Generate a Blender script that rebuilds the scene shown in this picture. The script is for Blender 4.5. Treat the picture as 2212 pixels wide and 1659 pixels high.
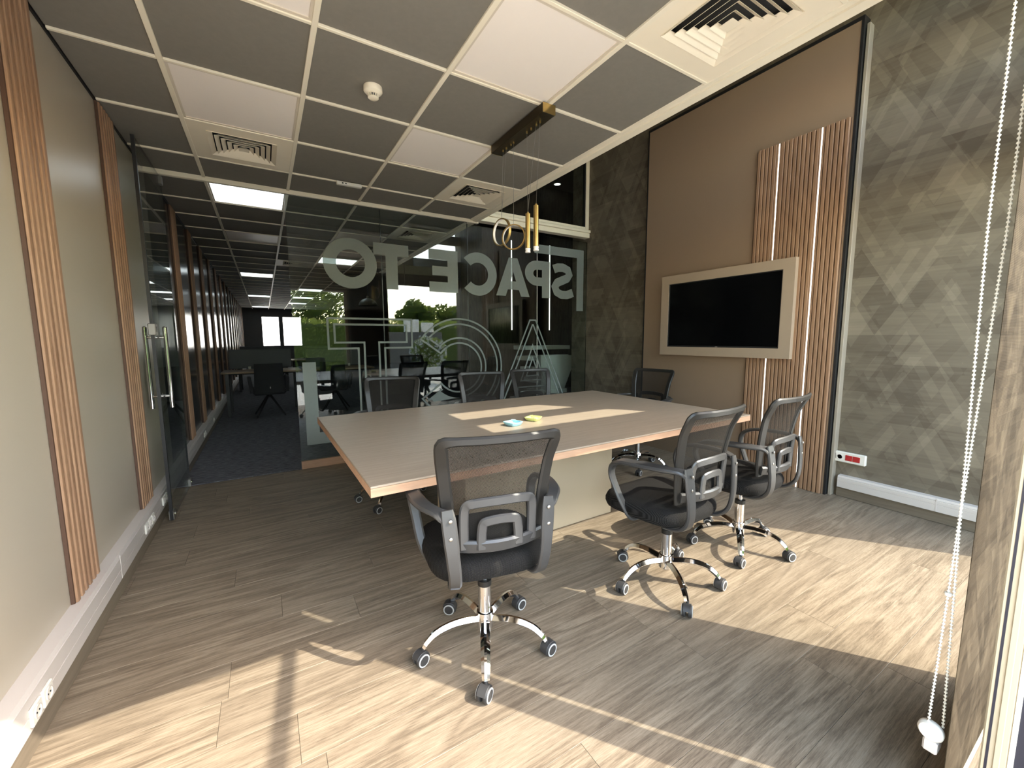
import bpy, math, random
from mathutils import Vector, Matrix
from mathutils.geometry import tessellate_polygon
R = math.radians
random.seed(7)
S = bpy.context.scene
C = bpy.context.collection
for o in list(bpy.data.objects):
    bpy.data.objects.remove(o)

# ------------------------------------------------------------------ camera
YAW, PITCH, ROLL, FPX = .5453, .113, -.0054, 877.4653
fw = Vector((math.sin(YAW) * math.cos(PITCH), math.cos(YAW) * math.cos(PITCH), -math.sin(PITCH)))
rt = Vector((math.cos(YAW), -math.sin(YAW), 0))
up = rt.cross(fw)
r2 = math.cos(ROLL) * rt + math.sin(ROLL) * up
u2 = -math.sin(ROLL) * rt + math.cos(ROLL) * up
cd = bpy.data.cameras.new('camera')
cam = bpy.data.objects.new('camera', cd)
C.objects.link(cam)
M = Matrix((r2, u2, -fw)).transposed().to_4x4()
M.translation = Vector((0, 0, 1.2394))
cam.matrix_world = M
cd.sensor_fit = 'HORIZONTAL'
cd.sensor_width = 36
cd.lens = FPX / 2212 * 36
cd.clip_start = .01
S.camera = cam

# ------------------------------------------------------------------ light and exposure
SUN_TRAVEL = Vector((-.424, .566, -.707))
SUN_STRENGTH = 6.3
SKY_STRENGTH = 1.55
EXPOSURE = .80
w = bpy.data.worlds.new('world')
S.world = w
w.use_nodes = True
nt = w.node_tree
nt.nodes.clear()
sky = nt.nodes.new('ShaderNodeTexSky')
sky.sky_type = 'NISHITA'
sky.sun_disc = False
sky.sun_elevation = R(45)
sky.sun_rotation = math.atan2(.424, -.566)
sky.air_density = 1.0
sky.dust_density = .6
bg = nt.nodes.new('ShaderNodeBackground')
bg.inputs[1].default_value = SKY_STRENGTH
wo = nt.nodes.new('ShaderNodeOutputWorld')
tint = nt.nodes.new('ShaderNodeMix'); tint.data_type = 'RGBA'; tint.blend_type = 'MULTIPLY'
tint.inputs[0].default_value = 1
tint.inputs[7].default_value = (1.16, .98, .76, 1)      # camera white balance, the same over the whole sky
nt.links.new(sky.outputs[0], tint.inputs[6])
nt.links.new(tint.outputs[2], bg.inputs[0])
nt.links.new(bg.outputs[0], wo.inputs[0])
sl = bpy.data.lights.new('sun', 'SUN')
sl.energy = SUN_STRENGTH
sl.angle = R(.42)
sl.color = (1, .93, .80)
so = bpy.data.objects.new('sun', sl)
C.objects.link(so)
so.rotation_euler = SUN_TRAVEL.to_track_quat('-Z', 'Y').to_euler()
so.location = (6, -8, 9)
S.view_settings.view_transform = 'Standard'
S.view_settings.look = 'None'
S.view_settings.exposure = EXPOSURE
S.view_settings.gamma = 1
S.view_settings.use_curve_mapping = False
S.cycles.max_bounces = 8
S.cycles.diffuse_bounces = 4
S.cycles.glossy_bounces = 3
S.cycles.transparent_max_bounces = 14
S.cycles.sample_clamp_indirect = 6
S.cycles.use_adaptive_sampling = True
S.cycles.adaptive_threshold = .015
S.cycles.caustics_reflective = False
S.cycles.caustics_refractive = False

# ------------------------------------------------------------------ key dimensions (metres)
XL, XW, XP = -.715, 3.79, 3.70        # left wall, right wall, face of the TV panel
ZC, YG, YF = 2.5476, 4.285, .19       # ceiling, glass partition, inner face of the front wall
YEND, ZROOF, XE = 21.0, 4.7, 7.0      # far end of the office, roof of the tall part, office right side
GX = [XL, -.3346, .2654, .8654, 1.4654, 2.0654]
ROW0 = 2.0205

# ------------------------------------------------------------------ material helpers
def new_mat(name):
    m = bpy.data.materials.new(name)
    m.use_nodes = True
    m.node_tree.nodes.clear()
    return m, G(m.node_tree)

class G:
    def __init__(s, t): s.t = t
    def n(s, typ, **kw):
        x = s.t.nodes.new(typ)
        for k, v in kw.items(): setattr(x, k, v)
        return x
    def put(s, sock, v):
        if hasattr(v, 'is_output'): s.t.links.new(v, sock)
        elif isinstance(v, (tuple, list)) and len(v) == 3 and sock.type == 'RGBA': sock.default_value = (*v, 1)
        else: sock.default_value = v
    def m(s, op, a, b=0., c=0.):
        x = s.n('ShaderNodeMath', operation=op)
        s.put(x.inputs[0], a); s.put(x.inputs[1], b); s.put(x.inputs[2], c)
        return x.outputs[0]
    def pos(s, kind='Object'):
        if kind == 'World': return s.n('ShaderNodeNewGeometry').outputs['Position']
        return s.n('ShaderNodeTexCoord').outputs[kind]
    def sep(s, v):
        x = s.n('ShaderNodeSeparateXYZ'); s.put(x.inputs[0], v); return x.outputs
    def comb(s, a=0., b=0., c=0.):
        x = s.n('ShaderNodeCombineXYZ')
        for i, v in enumerate((a, b, c)): s.put(x.inputs[i], v)
        return x.outputs[0]
    def mapv(s, v, scale=(1, 1, 1), loc=(0, 0, 0), rot=(0, 0, 0)):
        x = s.n('ShaderNodeMapping'); s.put(x.inputs[0], v)
        s.put(x.inputs['Scale'], Vector(scale)); s.put(x.inputs['Location'], loc if hasattr(loc, 'is_output') else Vector(loc))
        s.put(x.inputs['Rotation'], Vector(rot)); return x.outputs[0]
    def noise(s, v, scale=5., detail=2., rough=.5, dist=0.):
        x = s.n('ShaderNodeTexNoise'); s.put(x.inputs['Vector'], v); s.put(x.inputs['Scale'], scale)
        s.put(x.inputs['Detail'], detail); s.put(x.inputs['Roughness'], rough); s.put(x.inputs['Distortion'], dist)
        return x.outputs[0]
    def white(s, v):
        x = s.n('ShaderNodeTexWhiteNoise', noise_dimensions='3D'); s.put(x.inputs['Vector'], v); return x.outputs[0]
    def ramp(s, f, stops):
        x = s.n('ShaderNodeValToRGB'); s.put(x.inputs[0], f)
        e = x.color_ramp.elements
        while len(e) < len(stops): e.new(.5)
        for i, (p, col) in enumerate(stops): e[i].position = p; e[i].color = (*col, 1)
        return x.outputs[0]
    def mix(s, f, a, b, blend='MIX'):
        x = s.n('ShaderNodeMix', data_type='RGBA', blend_type=blend)
        s.put(x.inputs[0], f); s.put(x.inputs[6], a); s.put(x.inputs[7], b); return x.outputs[2]
    def bump(s, h, strength=.2, dist=.002):
        x = s.n('ShaderNodeBump'); s.put(x.inputs['Height'], h); s.put(x.inputs['Strength'], strength); s.put(x.inputs['Distance'], dist)
        return x.outputs[0]
    def pbsdf(s, col, rough=.5, metal=0., spec=.5, normal=None, emit=None, estr=0., alpha=1., coat=0.):
        x = s.n('ShaderNodeBsdfPrincipled')
        s.put(x.inputs['Base Color'], col); s.put(x.inputs['Roughness'], rough); s.put(x.inputs['Metallic'], metal)
        s.put(x.inputs['Specular IOR Level'], spec); s.put(x.inputs['Alpha'], alpha); s.put(x.inputs['Coat Weight'], coat)
        if normal is not None: s.put(x.inputs['Normal'], normal)
        if emit is not None: s.put(x.inputs['Emission Color'], emit); s.put(x.inputs['Emission Strength'], estr)
        return x.outputs[0]
    def out(s, sh):
        x = s.n('ShaderNodeOutputMaterial'); s.t.links.new(sh, x.inputs[0])

def srgb(r, g, b):
    f = lambda c: (c / 255 / 12.92) if c / 255 <= .04045 else ((c / 255 + .055) / 1.055) ** 2.4
    return (f(r), f(g), f(b))

def plain(name, col, rough=.5, metal=0., spec=.5, vary=.06, vscale=12., bump=0.):
    m, g = new_mat(name)
    p = g.pos('Object')
    nz = g.noise(p, vscale, 3.)
    c = g.mix(nz, tuple(x * (1 - vary) for x in col), tuple(min(1, x * (1 + vary)) for x in col))
    nr = g.bump(g.noise(p, 400., 2.), bump, .0006) if bump else None
    g.out(g.pbsdf(c, rough, metal, spec, nr))
    return m

def wood(name, dark, light, axis='Z', rough=.5, fine=60., coarse=5., world=False, stretch=.06, spec=.4, contrast=(.3, .7)):
    m, g = new_mat(name)
    p = g.pos('World' if world else 'Object')
    rnd = g.n('ShaderNodeObjectInfo').outputs['Random']
    off = g.comb(g.m('MULTIPLY', rnd, 37.), g.m('MULTIPLY', rnd, 71.), g.m('MULTIPLY', rnd, 13.))
    sc = {'X': (stretch, 1, 1), 'Y': (1, stretch, 1), 'Z': (1, 1, stretch)}[axis]
    v = g.mapv(p, sc, off)
    a = g.noise(v, coarse, 4., .55, 1.6)
    b = g.noise(v, fine, 4., .65, .6)
    f = g.m('ADD', g.m('MULTIPLY', a, .5), g.m('MULTIPLY', b, .5))
    col = g.ramp(f, [(contrast[0], dark), (contrast[1], light)])
    col = g.mix(g.m('MULTIPLY', rnd, .22), col, tuple(x * .72 for x in dark))
    g.out(g.pbsdf(col, rough, 0., spec, g.bump(b, .12, .001)))
    return m

MT = {}
MT['floor'] = None
def floor_mat():
    m, g = new_mat('oak_plank')
    p = g.pos('World')
    rnd = g.n('ShaderNodeObjectInfo').outputs['Random']
    off = g.comb(g.m('MULTIPLY', rnd, 91.), g.m('MULTIPLY', rnd, 47.), 0.)
    v = g.mapv(p, (1, 1, 1), off)
    # cathedral figure: rings of a strongly stretched noise
    big = g.noise(g.mapv(v, (.55, 5.0, 1)), 1.3, 3., .5, .6)
    rings = g.m('ABSOLUTE', g.m('SUBTRACT', g.m('FRACT', g.m('MULTIPLY', big, 8.)), .5))
    fine = g.noise(g.mapv(v, (.9, 34., 1)), 3.2, 5., .6, .8)
    fibre = g.noise(g.mapv(v, (14., 260., 1)), 2.0, 3., .65, .2)
    knot = g.noise(g.mapv(v, (1.8, 5.5, 1)), 1.5, 1., .4, .3)
    kn = g.m('MULTIPLY', g.m('MAXIMUM', g.m('SUBTRACT', knot, .72), 0.), 5.)
    f = g.m('ADD', g.m('MULTIPLY', fine, .50), g.m('MULTIPLY', fibre, .42))
    f = g.m('ADD', f, g.m('MULTIPLY', rings, .26))
    col = g.ramp(f, [(.41, (.120, .092, .064)), (.53, (.208, .164, .116)), (.65, (.288, .236, .171))])
    col = g.mix(g.m('MINIMUM', kn, .8), col, (.085, .058, .036))
    col = g.mix(g.m('MULTIPLY', rnd, .34), col, (.165, .130, .094))
    g.out(g.pbsdf(col, .5, 0., .28, g.bump(f, .10, .0012)))
    return m
MT['floor'] = floor_mat()
MT['subfloor'] = plain('subfloor', (.07, .055, .045), .8)
MT['post'] = wood('post_oak', srgb(132, 100, 76), srgb(182, 146, 116), 'Z', .5, 70., 9.)
MT['base_oak'] = wood('baseboard_oak', (.125, .098, .07), (.235, .19, .14), 'Y', .5, 60., 8., world=True)
MT['slat'] = wood('slat_walnut', srgb(128, 96, 72), srgb(174, 138, 108), 'Z', .5, 70., 9.)
MT['groove'] = plain('dark_groove', srgb(78, 55, 41), .7)
MT['black'] = plain('black_trim', (.012, .012, .013), .45)
MT['wall_beige'] = None
def left_wall():
    m, g = new_mat('beige_laminate')
    p = g.pos('World')
    c = g.mix(g.noise(p, 1.2, 2.), (.44, .385, .305), (.47, .412, .33))
    g.out(g.pbsdf(c, .33, 0., .38, g.bump(g.noise(p, 500., 2.), .05, .0004)))
    return m
MT['wall_beige'] = left_wall()
MT['dark_panel'] = plain('dark_gloss_panel', (.035, .037, .036), .18, vary=.05)
MT['taupe'] = plain('taupe_board', srgb(143, 121, 100), .5, vary=.02)
MT['taupe_frame'] = plain('taupe_frame', srgb(165, 146, 126), .5, vary=.02)
MT['trunk'] = plain('white_trunking', srgb(202, 194, 188), .4, vary=.02)
MT['white'] = plain('white_plastic', srgb(226, 222, 212), .4, vary=.02)
MT['cream'] = plain('cream_metal', srgb(238, 228, 206), .42, vary=.02)
MT['tile'] = plain('dark_ceiling_tile', (.205, .187, .158), .75, vary=.08, vscale=40., bump=.1)
MT['led_off'] = plain('unlit_light_panel', srgb(244, 234, 224), .35, vary=.01)
MT['panel_frame'] = plain('panel_frame', srgb(214, 202, 184), .45, vary=.01)
MT['vent'] = plain('vent_white', srgb(240, 228, 205), .45, vary=.02)
MT['vent_dark'] = plain('vent_cavity', (.02, .02, .02), .8)
MT['chrome'] = plain('chrome', (.86, .86, .87), .07, 1., vary=.01)
MT['steel'] = plain('brushed_steel', (.42, .40, .375), .34, 1., vary=.03)
MT['lock_steel'] = plain('satin_steel', (.30, .285, .265), .5, .8, vary=.03)
MT['brass'] = plain('brushed_brass', (.62, .44, .17), .3, 1., vary=.05)
MT['brass_dark'] = plain('antique_brass', (.060, .045, .024), .4, .7, vary=.08)
MT['acrylic'] = plain('white_acrylic', (.83, .80, .76), .3)
MT['plastic'] = plain('black_plastic', (.016, .0145, .013), .42, 0., .42, vary=.1, bump=.15)
MT['lumbar'] = plain('sunlit_grey_plastic', (.042, .041, .041), .36, 0., .5, vary=.08, bump=.15)  # grey lightened: sun on arms, brackets and lumbar put into the colour
MT['tyre'] = plain('caster_rubber', (.035, .034, .034), .5)
MT['tyre_ring'] = plain('caster_grey_ring', (.46, .46, .45), .5)
MT['table_edge'] = wood('table_edge_oak', srgb(165, 128, 102), srgb(198, 162, 134), 'X', .5, 80., 10.)
MT['aluminium'] = plain('cream_aluminium', srgb(178, 166, 144), .4, vary=.03)
MT['profile'] = plain('grey_profile', srgb(150, 140, 126), .4, vary=.03)
MT['gasket'] = plain('dark_gasket', (.015, .016, .03), .4)
MT['fascia'] = plain('plaster', (.42, .38, .33), .8)
MT['red'] = plain('red_socket', srgb(170, 40, 40), .45)
MT['carpet'] = None
def carpet():
    m, g = new_mat('carpet')
    p = g.pos('World')
    f = g.noise(g.mapv(p, (6., 30., 1)), 2.2, 4., .7)
    h = g.noise(p, 320., 2.)
    col = g.ramp(f, [(.35, (.06, .06, .064)), (.7, (.23, .23, .25))])
    g.out(g.pbsdf(col, .95, 0., .1, g.bump(h, .6, .004)))
    return m
MT['carpet'] = carpet()

def table_top():
    m, g = new_mat('table_laminate')
    p = g.pos('Object')
    f = g.noise(g.mapv(p, (1.2, 30., 1)), 2.4, 5., .6, .5)
    b = g.noise(g.mapv(p, (6., 160., 1)), 2., 2.)
    ff = g.m('ADD', g.m('MULTIPLY', f, .6), g.m('MULTIPLY', b, .4))
    col = g.ramp(ff, [(.35, (.300, .240, .180)), (.65, (.385, .315, .243))])
    g.out(g.pbsdf(col, .38, 0., .45, g.bump(b, .05, .0006)))
    return m
MT['table'] = table_top()
MT['pedestal'] = plain('pedestal_cream', srgb(184, 170, 146), .5, vary=.02)

def wallpaper(name, su, sv, dark, light, ax='YZ', scale=1., weave=0.):
    m, g = new_mat(name)
    x, y, z = g.sep(g.pos('World'))
    u, v = (y, z) if ax == 'YZ' else (x, z)
    def tri(cell, ox, oy, stretch=1.):
        uu = g.m('DIVIDE', g.m('ADD', u, ox), cell * stretch)
        vv = g.m('DIVIDE', g.m('ADD', v, oy), cell)
        a = g.m('FLOOR', vv)
        hh = g.m('MULTIPLY', vv, .5)
        b = g.m('FLOOR', g.m('ADD', uu, hh))
        c = g.m('FLOOR', g.m('SUBTRACT', uu, hh))
        return a, b, c
    def tv(cell, ox, oy, k, stretch=1.):
        a, b, c = tri(cell, ox, oy, stretch)
        return g.white(g.comb(g.m('ADD', a, k), b, c))
    def band(cell, ox, oy, k, which, lim):
        # slanted or level stripes, broken where crossed by a coarser lattice
        a, b, c = tri(cell, ox, oy)
        A, B, D = tri(cell * 6, ox * .7, oy * 1.3)
        line = {'a': a, 'b': b, 'c': c}[which]
        w1 = g.white(g.comb(line, g.m('ADD', {'a': B, 'b': D, 'c': A}[which], k), {'a': D, 'b': A, 'c': B}[which]))
        return g.m('GREATER_THAN', w1, lim)
    s = scale
    t1 = tv(.155 * s, .03, .01, 3., 1.15)
    t2 = tv(.31 * s, .11, .07, 11., 1.15)
    t3 = tv(.0775 * s, .05, .04, 23., 1.6)
    b1 = band(.045 * s, .0, .0, 5., 'b', .86)
    b2 = band(.045 * s, .02, .3, 9., 'c', .86)
    b3 = band(.035 * s, .2, .1, 15., 'a', .78)
    f = g.m('ADD', g.m('MULTIPLY', t1, .36), g.m('MULTIPLY', t2, .26))
    f = g.m('ADD', f, g.m('MULTIPLY', t3, .12))
    f = g.m('ADD', f, g.m('MULTIPLY', b1, .18))
    f = g.m('ADD', f, g.m('MULTIPLY', b2, .15))
    f = g.m('SUBTRACT', f, g.m('MULTIPLY', b3, .12))
    brush = g.noise(g.comb(g.m('MULTIPLY', u, 2.5), g.m('MULTIPLY', v, 30.), 0.), 2., 3.)
    f = g.m('ADD', f, g.m('MULTIPLY', g.m('SUBTRACT', brush, .5), .30))
    col = g.ramp(f, [(.08, dark), (.80, light)])
    nr = None
    if weave:
        wv = g.m('MULTIPLY', g.m('SINE', g.m('MULTIPLY', g.m('ADD', u, v), weave)), g.m('SINE', g.m('MULTIPLY', g.m('SUBTRACT', u, v), weave)))
        col = g.mix(g.m('MULTIPLY', g.m('ADD', wv, 1.), .15), col, (.06, .05, .04))
        nr = g.bump(wv, .4, .001)
    else:
        nr = g.bump(g.noise(g.pos('World'), 700., 2.), .1, .0005)
    g.out(g.pbsdf(col, .9 if weave else .6, 0., .04 if weave else .3, nr))
    return m
MT['wallpaper'] = wallpaper('triangle_wallpaper', 1, 1, (.100, .082, .060), (.215, .183, .136), 'YZ', 1.35)
MT['blind'] = wallpaper('printed_blind_fabric', 1, 1, (.024, .0165, .0095), (.080, .060, .039), 'XZ', .62, 900.)

def glass(name, tint=(.86, .90, .88), ior=1.5):
    m, g = new_mat(name)
    lw = g.n('ShaderNodeLayerWeight'); lw.inputs[0].default_value = .5
    f0 = ((ior - 1) / (ior + 1)) ** 2
    fr = g.m('ADD', f0, g.m('MULTIPLY', g.m('POWER', lw.outputs['Facing'], 5.), 1 - f0))
    tr = g.n('ShaderNodeBsdfTransparent'); tr.inputs[0].default_value = (*tint, 1)
    gl = g.n('ShaderNodeBsdfGlossy'); gl.inputs['Roughness'].default_value = 0; gl.inputs[0].default_value = (1, 1, 1, 1)
    mx = g.n('ShaderNodeMixShader')
    # faint haze of dust keeps it procedural
    d = g.m('MULTIPLY', g.noise(g.pos('World'), 3., 3.), .004)
    g.put(mx.inputs[0], g.m('ADD', fr, d))
    g.t.links.new(tr.outputs[0], mx.inputs[1]); g.t.links.new(gl.outputs[0], mx.inputs[2])
    g.out(mx.outputs[0])
    return m
MT['glass'] = glass('partition_glass', (.86, .90, .88), 1.55)
MT['glass_door'] = glass('door_glass', (.80, .84, .82), 1.55)
MT['glass_clear'] = glass('window_glass', (.97, .98, .97), 1.35)
MT['glass_edge'] = plain('glass_edge', (.012, .02, .018), .2)

def film():
    m, g = new_mat('frosted_film')
    tr = g.n('ShaderNodeBsdfTransparent'); tr.inputs[0].default_value = (.9, .95, .93, 1)
    df = g.pbsdf((.28, .315, .295), .7, 0., .2)
    mx = g.n('ShaderNodeMixShader')
    g.put(mx.inputs[0], g.m('ADD', .60, g.m('MULTIPLY', g.noise(g.pos('World'), 40., 2.), .05)))
    g.t.links.new(tr.outputs[0], mx.inputs[1]); g.t.links.new(df, mx.inputs[2])
    g.out(mx.outputs[0])
    return m
MT['film'] = film()

def mesh_fabric(name, pitch, cover_lo):
    m, g = new_mat(name)
    x, y, z = g.sep(g.pos('Object'))
    k = math.pi / pitch
    zz = g.m('ADD', z, g.m('MULTIPLY', y, .35))
    s1 = g.m('SINE', g.m('MULTIPLY', g.m('ADD', g.m('MULTIPLY', x, 1.0), zz), k))
    s2 = g.m('SINE', g.m('MULTIPLY', g.m('SUBTRACT', g.m('MULTIPLY', x, 1.0), zz), k))
    hole = g.m('GREATER_THAN', g.m('ABSOLUTE', g.m('MULTIPLY', s1, s2)), cover_lo)
    tr = g.n('ShaderNodeBsdfTransparent')
    df = g.pbsdf((.020, .018, .016), .85, 0., .08)
    mx = g.n('ShaderNodeMixShader')
    g.put(mx.inputs[0], hole)
    g.t.links.new(df, mx.inputs[1]); g.t.links.new(tr.outputs[0], mx.inputs[2])
    g.out(mx.outputs[0])
    return m
MT['mesh'] = mesh_fabric('chair_mesh', .0042, .60)

def seat_fabric():
    m, g = new_mat('seat_fabric')
    x, y, z = g.sep(g.pos('Object'))
    k = math.pi / .004
    s = g.m('MULTIPLY', g.m('SINE', g.m('MULTIPLY', g.m('ADD', x, g.m('ADD', y, z)), k)), g.m('SINE', g.m('MULTIPLY', g.m('SUBTRACT', x, g.m('ADD', y, z)), k)))
    col = g.mix(g.m('GREATER_THAN', s, .2), (.008, .0075, .007), (.030, .028, .027))
    g.out(g.pbsdf(col, .85, 0., .12, g.bump(s, .4, .0015)))
    return m
MT['seat'] = seat_fabric()
MT['navy_fabric'] = plain('charcoal_fabric', (.018, .018, .021), .85, bump=.4)
MT['grey_fabric'] = plain('grey_divider_fabric', (.10, .105, .115), .85, bump=.3)
MT['desk'] = wood('desk_oak', srgb(120, 98, 78), srgb(160, 136, 112), 'X', .5)
MT['desk_leg'] = plain('dark_steel', (.02, .02, .022), .45, .3)

def emit(name, col, strength):
    m, g = new_mat(name)
    f = g.m('ADD', .97, g.m('MULTIPLY', g.noise(g.pos('World'), 5., 2.), .05))
    g.out(g.pbsdf((.8, .8, .8), .5, 0., .2, None, col, g.m('MULTIPLY', f, strength)))
    return m
MT['lit'] = emit('lit_panel', (.86, .97, 1.0), 1.6)
MT['led'] = emit('led_strip', (1, .98, .93), 1.3)
MT['downlight'] = emit('downlight', (1, .95, .85), 3.)

def screen():
    m, g = new_mat('tv_screen')
    p = g.pos('Object')
    c = g.mix(g.noise(p, 6., 2.), (.0016, .0017, .002), (.0024, .0024, .0028))
    g.out(g.pbsdf(c, .12, 0., .3))
    return m
MT['screen'] = screen()
MT['stone'] = plain('stair_stone', srgb(206, 206, 200), .4, vary=.08, vscale=20.)
def far_wood():
    m, g = new_mat('grey_wood_wall')
    x, y, z = g.sep(g.pos('World'))
    b = g.noise(g.comb(g.m('MULTIPLY', g.m('ADD', x, y), 14.), 0., g.m('MULTIPLY', z, 1.6)), 2., 4., .6, 1.)
    col = g.ramp(b, [(.3, (.030, .027, .022)), (.7, (.085, .075, .06))])
    g.out(g.pbsdf(col, .6, 0., .3))
    return m
MT['far_wood'] = far_wood()
MT['dome'] = plain('grey_enamel', (.16, .16, .155), .4, .2, vary=.05)
MT['dark_wall'] = plain('dark_grey_wall', (.10, .10, .10), .7)
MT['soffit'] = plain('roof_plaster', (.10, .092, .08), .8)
MT['exterior'] = plain('white_render', (.84, .83, .80), .8, vary=.03, vscale=3.)
MT['terrace'] = plain('terrace_stone', (.76, .72, .65), .8, vary=.12, vscale=2.)  # made this pale so the terrace throws more light up indoors
def grass():
    m, g = new_mat('lawn')
    p = g.pos('World')
    c = g.ramp(g.noise(p, 30., 4., .7), [(.3, (.03, .06, .012)), (.7, (.13, .20, .045))])
    g.out(g.pbsdf(c, .9, 0., .2, g.bump(g.noise(p, 120., 2.), .8, .02)))
    return m
MT['grass'] = grass()
def leaf(name, a, b):
    m, g = new_mat(name)
    p = g.pos('World')
    c = g.mix(g.noise(p, 9., 3.), a, b)
    tl = g.n('ShaderNodeBsdfTranslucent'); g.put(tl.inputs[0], g.mix(.5, c, (.45, .55, .08), 'MIX') if name != 'petal' else c)
    mx = g.n('ShaderNodeMixShader'); mx.inputs[0].default_value = .5
    g.t.links.new(g.pbsdf(c, .55, 0., .4), mx.inputs[1]); g.t.links.new(tl.outputs[0], mx.inputs[2])
    g.out(mx.outputs[0])
    return m
MT['leaf_hedge'] = leaf('hedge_leaf', (.07, .12, .02), (.36, .42, .10))
MT['leaf_tree'] = leaf('tree_leaf', (.018, .045, .012), (.075, .13, .03))
MT['leaf_bush'] = leaf('bush_leaf', (.05, .10, .02), (.16, .23, .06))
MT['petal'] = leaf('petal', (.62, .66, .85), (.85, .87, .95))
MT['bark'] = plain('bark', (.07, .05, .035), .9, vary=.3)
MT['tray_blue'] = plain('blue_plastic', srgb(160, 215, 232), .35, vary=.02)
MT['tray_green'] = plain('lime_plastic', srgb(215, 224, 140), .35, vary=.02)

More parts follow.
